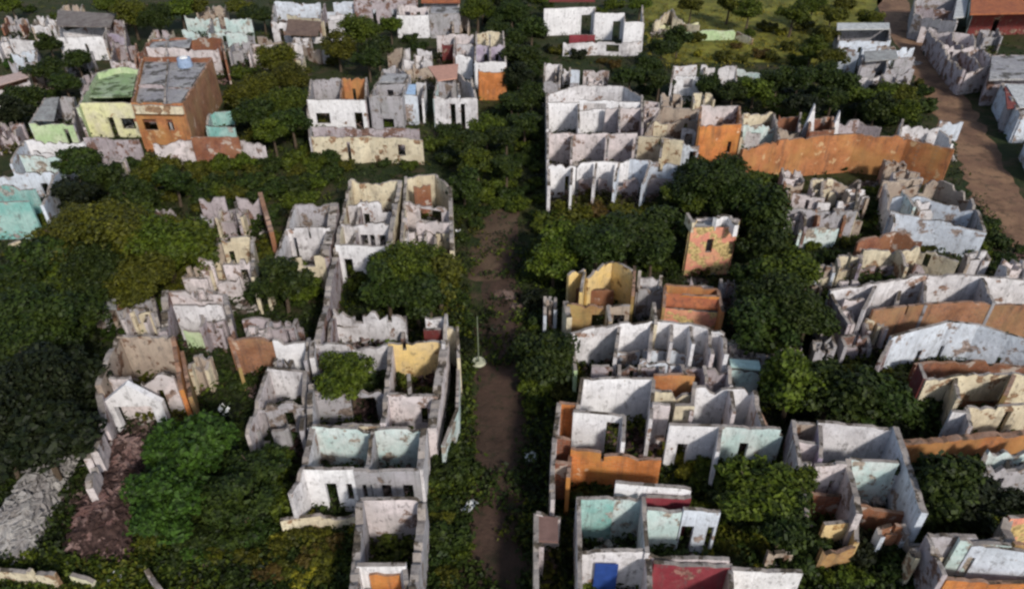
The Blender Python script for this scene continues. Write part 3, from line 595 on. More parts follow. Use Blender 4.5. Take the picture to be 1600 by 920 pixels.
e = quad_house('big white ruin with a rounded back wall divided into many bare rooms', 'rounded back white ruin',
  [(855, 146), (1003, 148), (1004, 200), (856, 200)], 3.4,
  [('white', [(855, 146), (885, 136), (930, 130), (975, 134), (1004, 150)], ()), ('bright', [(856, 161), (905, 160)], ()), ('bright', [(905, 154), (1000, 158)], (('w', 912, 948, 2.2),)),
   ('bright', [(906, 170), (946, 170)], (), {'H': 2.9}), ('pinkw', [(946, 168), (1002, 166)], ()), ('white', 'L', (), {'t': .4}), ('mauve', 'R', (), {'t': .3}), ('white', 'p.33,.2,1', ()), ('mauve', 'p.76,.3,1', ())], rag=.15)
e = quad_house('row of pinkish square rooms in front of the rounded ruin', 'row of pinkish rooms',
  [(856, 207), (1066, 216), (1060, 246), (856, 246)], 3.2,
  [('pinkw', [(856, 206), (996, 208)], ()), ('cream', [(998, 210), (1068, 220)], (('g', 1030, 1034, 2.4),)), ('pinkw', 'p.18,0,1', ()), ('mauve', 'p.45,0,1', ()), ('mauve', 'p.67,0,1', ()), ('cream', 'p.86,0,1', ()), ('white', 'L', ())], rag=.15)
e = quad_house('jagged bright white front row of rooms above the orange brown thicket', 'jagged bright white row',
  [(857, 254), (1078, 252), (1060, 284), (858, 286)], 3.2,
  [('bright', [(857, 256), (900, 256)], (('d', 884, 890),), {'rag': .2}), ('bright', [(902, 250), (984, 246)], ()), ('bluew', [(984, 246), (1080, 256)], (('g', 1030, 1038, 2.2),)), ('white', 'L', (), {'t': .4}), ('bright', 'p.17,0,1.1', ()), ('white', 'p.34,0,.8', ()), ('bluew', 'p.5,0,.8', ()), ('bluew', 'p.72,0,.9', ()),
   ('mauve', [(905, 274), (1050, 276)], (('d', 928, 936), ('g', 950, 975, 1.0), ('d', 1000, 1010)), {'H': 2.0})], rag=.45)
thing_wall('bluish white stub with a dark doorway at the orange block corner', 'bluish stub with dark doorway', 'bluew', [(1068, 220), (1094, 222)], H=3.0, ops=(('d', 1080, 1090),))
e = quad_house('small pink hut with a tiny window right of the rounded ruin', 'small pink hut', [(1008, 156), (1030, 158), (1030, 166), (1008, 166)], 3.0, [('pinkw', 'F', (('w', 1011, 1015, 1.8),)), ('pinkw', 'B', ()), ('pinkw', 'R', ()), ('mauve', 'L', ())])
e = quad_house('low tan house with broken rooms between the hut and the orange block', 'low tan broken house',
  [(1036, 164), (1092, 166), (1090, 204), (1010, 204)], 2.6, [('tan', 'B', ()), ('cream', [(1012, 186), (1044, 186)], ()), ('tan', 'c.5', (('d', 1070, 1076),)), ('white', [(1066, 200), (1092, 202)], (('w', 1072, 1084),)), ('tan', 'L', ()), ('mauve', 'R', ())], rag=.4)
e = quad_house('tall orange brick block with a pinkish back wall beside the long orange wall', 'tall orange brick block',
  [(1096, 164), (1156, 162), (1158, 192), (1094, 196)], 4.4, [('pinkw', 'B', (), {'rag': .3}), ('orange2', 'F', (('w', 1142, 1148, 1.6),), {'rag': .15}), ('orange', 'R', (), {'rag': .3}), ('orange', 'L', ())])
thing_wall('long curved orange brick wall beyond the green thicket', 'long curved orange wall', 'faded', [(1160, 232), (1205, 220), (1260, 212), (1340, 206), (1420, 213), (1492, 232)], H=3.9, t=.35, rag=.2, ops=(('g', 1214, 1216, 3.4),))
e = quad_house('cream rubble ruin right behind the tall orange brick block', 'cream rubble ruin',
  [(1162, 176), (1210, 172), (1220, 206), (1160, 208)], 2.8, [('cream', 'B', ()), ('aqua', 'c.5', ()), ('cream', 'L', ()), ('grey', 'R', ()), ('white', [(1166, 204), (1190, 206)], (), {'H': 2})], rag=.6)
gable('white pointed gable over the long curved orange wall, wider of the two', 'wider white gable', 'bright', (1248, 218), (1270, 218), .8, 4.4)
gable('white pointed gable over the long curved orange wall, narrower of the two', 'narrower white gable', 'bright', (1294, 214), (1308, 214), 1.6, 4.2)
e = quad_house('red brick room behind the white gables', 'red brick room', [(1268, 180), (1302, 180), (1304, 200), (1266, 200)], 3.2, [('rust', 'B', ()), ('rust', 'F', (('d', 1280, 1286),)), ('rust', 'L', ()), ('rust', 'R', ())], rag=.3)
e = quad_house('rusty tumbled room left of the red brick room', 'rusty tumbled room', [(1218, 176), (1252, 174), (1250, 200), (1216, 200)], 2.6, [('rust', 'B', ()), ('tan', 'F', ()), ('mauve', 'R', ())], rag=.6)
thing_wall('ragged mauve wall between the red brick room and the dark trees', 'ragged mauve far wall', 'mauve', [(1306, 190), (1344, 184), (1380, 192)], H=2.4, rag=.8)
e = quad_house('white walled room at the right end of the long orange wall', 'white end room',
  [(1412, 184), (1500, 188), (1510, 214), (1408, 206)], 2.8, [('white', [(1408, 190), (1470, 194)], ()), ('bluew', [(1470, 186), (1506, 188)], ()), ('bright', [(1470, 200), (1492, 216)], ()), ('white', 'L', ())], rag=.4)
e = quad_house('white far ruin standing above the dark trees', 'white far ruin', [(1054, 100), (1150, 102), (1152, 120), (1050, 122)], 3.0,
  [('white', 'B', (('g', 1090, 1096, 1.5), ('g', 1118, 1124, 1.6))), ('bright', [(1056, 116), (1098, 118)], (('w', 1070, 1084, 1.6),)), ('cream', 'p.5,0,1', ()), ('white', 'L', ()), ('white', 'R', (), {'H': 2})], rag=.4)
e = quad_house('cream angular slabs of a fallen house in the yellow scrub', 'fallen cream house', [(1022, 18), (1090, 22), (1092, 34), (1020, 34)], 2.2, [('cream', [(1024, 30), (1050, 12), (1060, 28)], ()), ('cream', [(1052, 26), (1094, 34)], ()), ('limew', 'F', (), {'H': 1.4})], rag=.4)
thing_wall('small cream slab standing in the olive scrub', 'small cream slab', 'cream', [(1152, 46), (1178, 54)], H=1.4, rag=.3)
thing_wall('faint grey ruin wall crossing the olive scrub', 'faint grey scrub wall', 'green', [(1048, 48), (1150, 46)], H=1.4, rag=.4)
thing_wall('broken pale wall right of the white far ruin', 'broken pale wall', 'aqua', [(1152, 106), (1210, 112)], H=1.8, rag=.6)
e = quad_house('grey roofed shed with a white roof edge left of the dirt road', 'grey shed with white roof edge',
  [(1310, 40), (1390, 42), (1392, 62), (1312, 62)], 3.0, [('grey', 'B', ()), ('bluew', 'F', (('d', 1322, 1330), ('d', 1344, 1350))), ('grey', 'L', ()), ('grey', 'R', ()), ('bluew', [(1316, 74), (1344, 78)], ())], rag=.3)
slab(e, [(1308, 36), (1390, 36), (1390, 45), (1308, 46)], 3.3, .15, TIN_W)
e = quad_house('bluish grey collapsed sheds beside the dirt road', 'bluish collapsed sheds', [(1348, 74), (1430, 70), (1430, 104), (1346, 104)], 2.6, [('bluew', 'B', ()), ('grey', 'c.5', (('d', 1390, 1400),)), ('grey', 'F', (('g', 1370, 1385, .6),)), ('bluew', 'p.5,0,1', ()), ('tan', [(1370, 66), (1402, 70)], ())], rag=.5)
slab(e, [(1350, 80), (1400, 78), (1404, 92), (1352, 96)], 2.5, .1, TIN_G)
thing_wall('pale grey low wall below the bluish sheds', 'pale grey low wall', 'white', [(1338, 122), (1384, 114)], H=1.6, rag=.4)
# across the dirt road
e = quad_house('grey white building with broken front at the top right beside the dirt road', 'grey white building', [(1432, -8), (1498, -8), (1496, 34), (1430, 20)], 3.4,
  [('grey', 'F', (('d', 1462, 1472),)), ('grey', 'B', ()), ('white', 'R', ()), ('grey', 'L', ()), ('pinkw', [(1440, 40), (1490, 44)], (('g', 1452, 1460, 1.),), {'H': 2.2}), ('mauve', 'c.5', ())], rag=.4)
e = quad_house('long building with a clay tiled roof in the top right corner', 'top right clay roofed building', [(1528, -30), (1680, -30), (1680, 10), (1524, 14)], 3.6, [('darkred', 'F', (('d', 1560, 1568),)), ('aqua', 'L', ()), ('tan', 'B', ())])
slab(e, [(1520, -34), (1690, -40), (1690, 18), (1516, 22)], 0, .2, TILE_O, z_list=[4.6, 4.6, 3.9, 3.9])
slab(e, [(1500, -20), (1518, -20), (1508, 26), (1490, 28)], 3.4, .15, TIN_W, 'lean_to')
e = quad_house('low building with a flat grey roof at the right edge', 'right edge grey roofed building', [(1552, 84), (1680, 84), (1680, 118), (1548, 120)], 3.2, [('mauve', 'F', ()), ('mauve', 'L', ()), ('mauve', 'B', ())])
slab(e, [(1550, 88), (1690, 86), (1690, 122), (1546, 124)], 3.3, .2, SLAB)
e = quad_house('dark red roofed shed below the grey roof at the right edge', 'dark red roofed shed', [(1574, 138), (1680, 138), (1680, 168), (1578, 168)], 2.6, [('grey', 'F', ()), ('grey', 'L', ())])
slab(e, [(1570, 136), (1690, 136), (1690, 168), (1574, 168)], 2.8, .15, plain('dark_red_sheet', (.20, .06, .05)))
e = quad_house('pinkish crumbling house on the far side of the dirt road', 'pinkish crumbling house', [(1452, 42), (1520, 52), (1562, 100), (1508, 108)], 3.0,
  [('pinkw', 'B', ()), ('mauve', 'L', (), {'t': .4}), ('pinkw', 'c.4', (('d', 1488, 1494), ('w', 1510, 1518))), ('pinkw', 'F', (('g', 1500, 1512, 1.2),)), ('pinkw', 'R', ()), ('mauve', 'p.5,0,1', ())], rag=.6)
e = quad_house('bluish white long house beside the lower bend of the dirt road', 'bluish long house', [(1568, 128), (1612, 130), (1650, 176), (1598, 178)], 3.0,
  [('bluew', 'L', (), {'t': .5}), ('bluew', 'B', ()), ('white', 'c.5', (('d', 1570, 1576),)), ('bluew', 'F', ()), ('white', 'R', ())], rag=.3)
slab(e, [(1572, 132), (1602, 132), (1624, 166), (1594, 168)], 2.9, .1, TIN_W)
e = quad_house('grey ruin at the right edge below the bluish long house', 'right edge grey ruin', [(1612, 204), (1690, 200), (1700, 236), (1636, 244)], 2.8, [('grey', 'B', ()), ('bluew', 'L', ()), ('grey', 'c.5', (('d', 1590, 1598),)), ('white', 'F', ())], rag=.5)
# ================================================================== right block, middle
e = quad_house('tumbled tan and white ruin field under the long orange wall, left part', 'tan ruin field',
  [(1228, 276), (1345, 278), (1340, 326), (1232, 322)], 2.6,
  [('tan', 'B', (('g', 1258, 1270, 1.0),)), ('pinkw', [(1240, 300), (1290, 306)], (('w', 1262, 1268),)), ('rust', 'L', ()), ('white', [(1280, 308), (1340, 304)], (('g', 1300, 1312, .9),)), ('mauve', [(1250, 318), (1262, 345)], ()), ('grey', 'F', (('d', 1290, 1298),)), ('cream', 'R', ()), ('tan', 'p.5,0,.6', ())], rag=.6)
e = quad_house('three stepped white rows of wall beside the dirt road', 'stepped white rows',
  [(1378, 276), (1500, 282), (1528, 340), (1392, 330)], 2.6,
  [('tan', [(1380, 280), (1470, 278), (1522, 304)], (('g', 1440, 1450, 1.2),)), ('bluew', [(1398, 300), (1440, 306), (1522, 326)], (('w', 1450, 1460),)), ('bluew', [(1392, 330), (1460, 342), (1544, 358)], (), {'rag': .2}), ('white', [(1384, 285), (1400, 345)], ()), ('aqua', [(1412, 296), (1430, 322)], ()), ('grey', [(1520, 306), (1540, 356)], ())], rag=.4)
thing_wall('aqua tinted low wall in the weeds left of the stepped rows', 'aqua low wall', 'aqua', [(1250, 354), (1312, 350)], H=2.0, rag=.3)
thing_wall('grey brown wall behind the aqua low wall', 'grey brown field wall', 'tan', [(1282, 334), (1350, 338)], H=1.8, rag=.5)
thing_wall('red brick wall under the stepped white rows', 'red brick field wall', 'rust', [(1342, 372), (1400, 360), (1444, 372)], H=2.4, rag=.3, ops=())
e = quad_house('ragged cream row of rooms with a dark mauve foot', 'ragged cream row',
  [(1350, 386), (1456, 384), (1496, 408), (1346, 410)], 2.4, [('cream', [(1350, 388), (1440, 384), (1500, 404)], (('g', 1408, 1412, 1.4), ('w', 1450, 1460)), {}), ('purple', 'L', ()), ('mauve', 'F', (('d', 1370, 1378), ('d', 1420, 1430)), {'H': 1.4}), ('cream', 'p.5,0,1', ())], rag=.4)
thing_wall('pale crooked fragment of wall on the left of the ragged cream row', 'pale crooked fragment', 'cream', [(1246, 428), (1306, 424)], H=1.8, rag=.7, ops=(('g', 1266, 1280, .5),))
e = quad_house('long white roofless row with a cracked wall and buttresses at the right edge', 'long white roofless row',
  [(1300, 450), (1640, 436), (1640, 470), (1350, 478)], 3.2,
  [('white', [(1298, 452), (1370, 440), (1424, 430), (1500, 427), (1640, 436)], (('g', 1448, 1450, 2.6),), {'rag': .12}), ('brownbrick', [(1364, 484), (1440, 474), (1520, 470), (1640, 478)], (('g', 1416, 1419, 2.2),), {'H': 2.9, 'rag': .1}),
   ('mauve', [(1300, 452), (1330, 500)], (('g', 460, 475, 1.2),)), ('white', [(1370, 442), (1350, 482)], ()), ('grey', [(1536, 430), (1556, 468)], (), {'t': .2}), ('white', [(1410, 432), (1404, 474)], (), {'H': 2.3}), ('pinkw', [(1320, 464), (1352, 462)], ()), ('grey', [(1448, 430), (1450, 470)], (), {'t': .2})])
e = quad_house('second white roofless row of rooms with three dark niches at the right edge', 'second white roofless row',
  [(1392, 524), (1640, 538), (1640, 560), (1380, 556)], 3.0,
  [('bluew', [(1392, 526), (1440, 512), (1482, 502), (1530, 506), (1580, 520), (1640, 540)], (('w', 1448, 1455, .1), ('w', 1486, 1492, .1), ('w', 1578, 1585, .1)), {'rag': .1}), ('mauve', [(1396, 524), (1376, 560)], ()), 
   ('rust', [(1430, 568), (1490, 558), (1560, 562), (1640, 574)], (), {'H': 1.8, 'rag': .2})])
e = quad_house('cream roofless row with a dark arch at the right edge', 'cream roofless row',
  [(1446, 590), (1640, 580), (1640, 612), (1462, 620)], 3.0,
  [('cream', [(1446, 592), (1520, 583), (1580, 580), (1640, 584)], (('d', 1486, 1494), ('w', 1586, 1592, .9))), ('darkred', [(1446, 592), (1438, 566)], ()), ('cream', [(1494, 586), (1500, 620)], ()), ('ochre', [(1586, 584), (1572, 616)], ()), ('rust', [(1500, 624), (1580, 624)], (), {'H': 1.0})], rag=.15)
e = quad_house('lower cream wall and white stub above the red brick strip', 'lower cream room',
  [(1488, 636), (1640, 628), (1640, 650), (1496, 656)], 2.6, [('cream', [(1512, 634), (1560, 630), (1640, 630)], (('d', 1576, 1586),)), ('bright', [(1488, 640), (1512, 642)], ()), ('pinkw', [(1512, 634), (1518, 664)], ())], rag=.2)
thing_wall('red orange brick boundary strip at the right edge', 'red orange brick strip', 'faded', [(1412, 688), (1480, 682), (1560, 676), (1640, 672)], H=2.2, t=.6, rag=.15)
# pink tower
e = house('salmon pink tower like block with one small dark window and white lumps on top', 'salmon pink tower', [(1084, 340), (1152, 340), (1150, 356), (1078, 356)], 4.1, name='tower_house')
for mt, p, o in (('pink', [(1080, 354), (1150, 352)], (('w', 1108, 1119, 2.0),)), ('yellow', [(1088, 340), (1080, 354)], ()), ('pink', [(1154, 342), (1150, 352)], ()), ('pinkw', [(1088, 340), (1154, 342)], ())): wall(e, mt, p, H=4.1, ops=o, rag=.06, t=.35)
slab(e, [(1088, 342), (1152, 343), (1148, 352), (1082, 354)], 3.9, .2, SLAB)
wall(e, 'bright', [(1118, 338), (1130, 330), (1142, 332), (1152, 348)], H=4.9, rag=.3, t=.45, name='parapet', z0=3.8)
wall(e, 'cream', [(1074, 332), (1084, 346)], H=4.7, rag=.3, t=.3, name='parapet', z0=3.8)
e = quad_house('yellow ochre walled ruin with a peaked ragged top', 'yellow peaked ruin',
  [(890, 418), (992, 414), (990, 456), (890, 458)], 3.4,
  [('yellow', [(888, 424), (914, 414)], ()), ('yellow', [(918, 424), (944, 406), (958, 402), (992, 424)], ()), ('yellow', [(914, 416), (908, 452)], ()), ('ochre', 'R', ()), ('rust', [(900, 446), (960, 448)], (), {'H': 2.0})], rag=.35)
e = quad_house('white stub room between the yellow ruin and the orange roof', 'white stub room', [(1000, 422), (1034, 424), (1036, 446), (998, 446)], 2.8, [('white', 'B', ()), ('grey', 'F', ()), ('white', 'L', ()), ('bluew', 'R', ())], rag=.5)
e = quad_house('brown open fronted house with a square dark doorway', 'brown open fronted house',
  [(884, 468), (1030, 470), (1034, 490), (890, 492)], 2.9,
  [('ochre', [(886, 474), (950, 474)], (('d', 926, 947),)), ('tan', [(950, 474), (1034, 476)], (('d', 960, 978), ('g', 985, 1018, 1.0))), ('cream', [(950, 475), (954, 500)], ()), ('cream', [(1022, 470), (1026, 500)], (), {'H': 3.4}), ('cream', 'L', (), {'t': .5})])
e = quad_house('red and orange sided house below the salmon pink tower', 'red and orange house',
  [(1040, 444), (1122, 448), (1130, 486), (1038, 478)], 3.2,
  [('orange', 'B', ()), ('orange2', [(1040, 456), (1124, 462)], (), {'H': 3.3}), ('pink', [(1038, 478), (1132, 488)], (), {'H': 2.4}), ('orange', 'R', ()), ('ochre', 'L', ())], rag=.12)
slab(e, [(1042, 458), (1122, 463), (1126, 482), (1040, 476)], 0, .15, TILE_O, z_list=[3.2, 3.2, 2.7, 2.7])
thing_wall('small white tumbled wall on top of the bank right below the tower', 'small tumbled wall', 'mauve', [(1080, 432), (1118, 436)], H=2.4, rag=.8)
e = quad_house('wide white row of rooms with an arching top and a green bush inside', 'wide white arching row',
  [(895, 514), (1130, 516), (1136, 552), (908, 552)], 3.1,
  [('white', [(893, 518), (940, 508), (968, 505)], ()), ('bright', [(968, 504), (1020, 500), (1080, 504), (1132, 518)], (), {'rag': .12}), ('white', [(968, 506), (962, 552)], (), {'t': .3}), ('bright', 'R', (), {'t': .35}), ('white', [(1020, 502), (1016, 546)], ()), ('white', [(1050, 501), (1050, 530)], ()), ('pinkw', [(1108, 508), (1114, 552)], ()), ('bluew', [(964, 546), (1050, 546), (1136, 556)], (('d', 1000, 1006), ('d', 1118, 1124)), {'H': 1.6}), ('green', [(893, 518), (900, 570)], (), {'H': 2.6}), ('bright', [(1080, 505), (1084, 535)], ())], rag=.25)
e = quad_house('mauve shaded row of small rooms behind the white square room', 'mauve shaded row',
  [(925, 566), (1140, 568), (1146, 590), (925, 588)], 2.6,
  [('mauve', [(925, 568), (1010, 566), (1080, 562), (1142, 572)], (('d', 952, 958), ('d', 985, 992), ('g', 1040, 1046, 1.4))), ('bluew', [(1000, 560), (1070, 560)], (), {'H': 2.7}), ('mauve', 'p.2,0,1', ()), ('mauve', 'p.5,0,1', ()), ('mauve', 'p.35,0,1', ()), ('purple', 'p.66,0,1', ()), ('mauve', 'p.82,0,1', ()), ('white', 'R', ())], rag=.4)
e = quad_house('small aqua roofed shed right of the wide white row', 'small aqua shed', [(1140, 556), (1186, 558), (1190, 574), (1142, 572)], 2.4, [('aqua', 'F', ()), ('aqua', 'B', ()), ('white', 'L', ())])
slab(e, [(1140, 560), (1186, 564), (1190, 578), (1142, 572)], 2.5, .1, plain('aqua_sheet', (.44, .58, .52)))
e = quad_house('large white roofless house in several tall square rooms', 'large white several room house',
  [(910, 588), (1182, 604), (1226, 664), (896, 644)], 3.4,
  [('bright', [(910, 590), (1022, 588)], (), {'rag': .06}), ('orange', [(1022, 582), (1086, 584)], (), {'H': 3.5, 'rag': .1}), ('bright', [(1086, 598), (1180, 606)], ()), ('white', [(1022, 590), (1018, 650)], (), {'t': .3}), ('pinkw', [(1086, 596), (1082, 640)], (), {'t': .3}),
   ('cream', [(1024, 608), (1084, 610)], (), {'H': 3.2}), ('pinkw', [(1020, 628), (1048, 628)], ()), ('cream', [(1056, 628), (1086, 630)], (('d', 1062, 1076),)), ('white', [(1180, 606), (1196, 660)], (), {'t': .35}), ('pinkw', [(1142, 604), (1148, 640)], ()), ('white', [(910, 590), (902, 640)], (), {'t': .3})])
wall(e, 'bright', [(896, 642), (976, 648)], H=3.4, ops=(('d', 950, 970, 2.9),), rag=.05)
wall(e, 'bright', [(976, 648), (974, 690)], H=3.4, rag=.05, t=.22)
wall(e, 'bright', [(1046, 662), (1126, 664)], H=3.3, ops=(('d', 1064, 1080, 2.0),), rag=.05)
wall(e, 'aqua', [(1128, 664), (1226, 668)], H=3.3, ops=(('d', 1162, 1176, 2.2), ('g', 1220, 1226, 2.8)), rag=.08)
wall(e, 'bright', [(1127, 664), (1122, 705)], H=3.3, rag=.05, t=.22)
wall(e, 'orange', [(1184, 640), (1200, 662)], H=3.0, rag=.2)
e = quad_house('orange brick corner room on the street side', 'orange corner room',
  [(874, 626), (904, 630), (900, 690), (866, 690)], 3.2, [('orange2', 'B', ()), ('orange2', [(902, 630), (896, 645)], ()), ('pinkw', 'L', (), {'t': .35}), ('rust', [(868, 680), (892, 682)], ()), ('tan', [(866, 690), (862, 760)], ())], rag=.2)
e = quad_house('bright orange brick yard beside the street below the white square room', 'bright orange yard',
  [(893, 698), (1034, 712), (1030, 738), (892, 740)], 3.0, [('orange2', [(892, 700), (1034, 714)], (('g', 940, 946, 2.4),), {'rag': .25}), ('orange2', [(892, 700), (888, 745)], ()), ('rust', [(868, 720), (890, 722)], ()), ('pinkw', [(864, 700), (864, 778)], ())], rag=.3)
# ================================================================== right block, near
e = quad_house('white and teal near house whose long side wall runs out of the picture', 'white and teal near house',
  [(908, 772), (1104, 766), (1150, 850), (904, 856)], 3.2,
  [('bright', [(962, 752), (1080, 762)], (), {'H': 3.3, 'rag': .12}), ('teal', [(908, 776), (960, 775)], ()), ('aqua', [(960, 774), (1006, 774)], ()), ('maroon', [(1010, 772), (1080, 774)], (), {'H': 3.1}), ('white', [(1006, 772), (1012, 860)], (), {'t': .3}), ('white', [(904, 776), (906, 860), (907, 985)], (), {'t': .3, 'rag': .06}),
   ('aqua', [(1012, 792), (1068, 794)], (('g', 1066, 1068, 1.),)), ('bluew', [(1068, 794), (1126, 796)], (('d', 1070, 1090), ('d', 1112, 1122)))], rag=.15)
e = quad_house('front row with a white room, a maroon room and a blue door at the bottom', 'front row with the blue door',
  [(910, 856), (1250, 886), (1250, 960), (908, 960)], 3.0,
  [('white', [(910, 858), (1012, 858)], ()), ('pinkw', [(1014, 862), (1140, 872)], (), {'rag': .3}), ('maroon', [(1022, 876), (1140, 884)], (), {'H': 2.9}), ('bright', [(1144, 884), (1254, 892)], ()), ('pinkw', [(1014, 858), (1018, 985)], (), {'t': .35}), ('tan', [(1142, 874), (1146, 985)], (), {'t': .3})], rag=.15)
p = at(948, 880, 2.1); q = at(928, 884, 2.1); 
d0 = at(930, 884, 2.2); d1 = at(966, 884, 2.2)
mesh_obj('door', [(d0.x, d0.y, .05), (d1.x, d0.y, .05), (d1.x, d0.y, 2.3), (d0.x, d0.y, 2.3), (d0.x, d0.y + .08, .05), (d1.x, d0.y + .08, .05), (d1.x, d0.y + .08, 2.3), (d0.x, d0.y + .08, 2.3)],
   [(0, 1, 2, 3), (7, 6, 5, 4), (0, 4, 5, 1), (1, 5, 6, 2), (2, 6, 7, 3), (3, 7, 4, 0)], [BLUE], parent=e)['label'] = 'blue door leaning in the white room'
e = quad_house('narrow brown street shed left of the near white side wall', 'narrow brown street shed',
  [(838, 800), (876, 806), (880, 960), (838, 960)], 2.6, [('pinkw', 'B', ()), ('cream', 'L', (), {'t': .35}), ('mauve', [(840, 848), (850, 848)], ())], rag=.2)
slab(e, [(840, 804), (872, 808), (872, 846), (842, 844)], 2.5, .12, plain('brown_sheet', (.20, .12, .10)))
e = quad_house('grey and aqua roofless house with a long bluish side wall', 'house with bluish side wall',
  [(1240, 655), (1400, 666), (1446, 800), (1262, 800)], 3.3,
  [('white', [(1278, 658), (1400, 666)], (), {'rag': .15}), ('tan', [(1238, 655), (1278, 658)], ()), ('bluew', 'R', (), {'t': .45, 'rag': .08}), ('aqua', [(1328, 716), (1408, 722)], (('g', 1404, 1408, 2.),), {'H': 3.2, 'rag': .05}), ('pinkw', [(1326, 716), (1346, 796)], (), {'t': .4}), ('pinkw', [(1240, 684), (1282, 690)], ()),  # right side wall: blue cast of its sky-lit shade put into the plaster colour
   ('pinkw', [(1246, 720), (1324, 722)], (('g', 1268, 1276, 2.2), ('d', 1306, 1314))), ('rust', [(1268, 768), (1342, 772)], (), {'H': 2.0}), ('rust', [(1336, 788), (1446, 798)], (), {'H': 2.0}), ('mauve', 'L', ()), ('purple', [(1282, 662), (1284, 712)], ())], rag=.2)
e = quad_house('yellowish crumbling stub house under the rust low walls', 'yellowish stub house', [(1290, 812), (1340, 808), (1342, 840), (1288, 846)], 2.2, [('yellow', 'B', ()), ('ochre', 'F', ()), ('yellow', 'R', ())], rag=.6)
thing_wall('faint low wall with a frame shape in the weeds near the bottom', 'faint framed wall', 'tan', [(1200, 860), (1240, 858)], H=1.4, rag=.3, ops=(('w', 1212, 1228, .4),))
thing_wall('brown tumbledown wall right of the rust low walls', 'brown tumbledown wall', 'tan', [(1400, 818), (1444, 842), (1470, 880)], H=2.0, rag=.6)
e = quad_house('grey stone house in dark shade at the right edge', 'dark shaded stone house', [(1546, 700), (1640, 696), (1640, 740), (1540, 742)], 3.0, [('aqua', 'B', ()), ('grey', 'c.6', (('d', 1570, 1580),)), ('grey', 'L', ()), ('grey', 'F', (), {'H': 1.6})], rag=.5)
e = quad_house('blue walled roofless room at the lower right corner', 'blue corner room',
  [(1452, 832), (1580, 838), (1640, 920), (1478, 896)], 3.0, [('grey', 'B', ()), ('bluew', [(1520, 846), (1640, 868)], (('d', 1524, 1536),)), ('mauve', 'L', ()), ('aqua', [(1500, 840), (1580, 850)], (), {'H': 3.1}), ('orange2', [(1478, 902), (1640, 904)], (), {'H': 2.0})], rag=.2)
e = quad_house('salmon walled house end at the lower right edge', 'salmon house end', [(1578, 806), (1640, 800), (1640, 840), (1586, 846)], 3.2, [('pink', 'B', ()), ('tan', 'L', (), {'t': .6}), ('ochre', 'F', ())], rag=.3)

# small tumbled rooms that fill the crowded parts of the settlement
SC = [('pale', 'white'), ('mauve', 'mauve'), ('grey', 'grey'), ('tan', 'tan'), ('cream', 'cream'), ('rusty brick', 'rust'), ('bluish', 'bluew'), ('pinkish', 'pinkw')]
def room(px, py, w, d, k, H=2.5, rag=.5):
    w1, h1 = w / 2, d / 2; sk = (px - 850) / 1000 * d
    q = [(px - w1 - sk * .5, py - h1), (px + w1 - sk * .5, py - h1), (px + w1 + sk * .5, py + h1), (px - w1 + sk * .5, py + h1)]
    c = at(px, py, H); c.z = 0; b = min(HOUSES, key=lambda h: (h[1] - c).length); nm = b[0]; dv = c - b[1]
    where = 'in front of' if dv.y < -abs(dv.x) else 'behind' if dv.y > abs(dv.x) else 'left of' if dv.x < 0 else 'right of'
    cn, m1 = SC[k]; m2 = SC[(k + rnd.choice((0, 1, 3))) % len(SC)][1]; lbl = f'small tumbled {cn} room {where} the {nm}'
    if lbl in ROOMS: lbl = f'lower broken {cn} room {where} the {nm}'
    ROOMS.add(lbl)
    quad_house(lbl, nm, q, H, [(m1, 'B', (('g', px - w * .1, px + w * .08, 1.2),)), (m2, 'L', ()), (m1, 'F', (('d', px + w * .1, px + w * .25),), {'H': H * rnd.uniform(.6, 1)}), (m2, 'R', (), {'H': H * .9}), (m1, 'p.5,0,1', (), {'H': H * .8})], rag=rag)
    HOUSES.pop()
ROOMS = set()
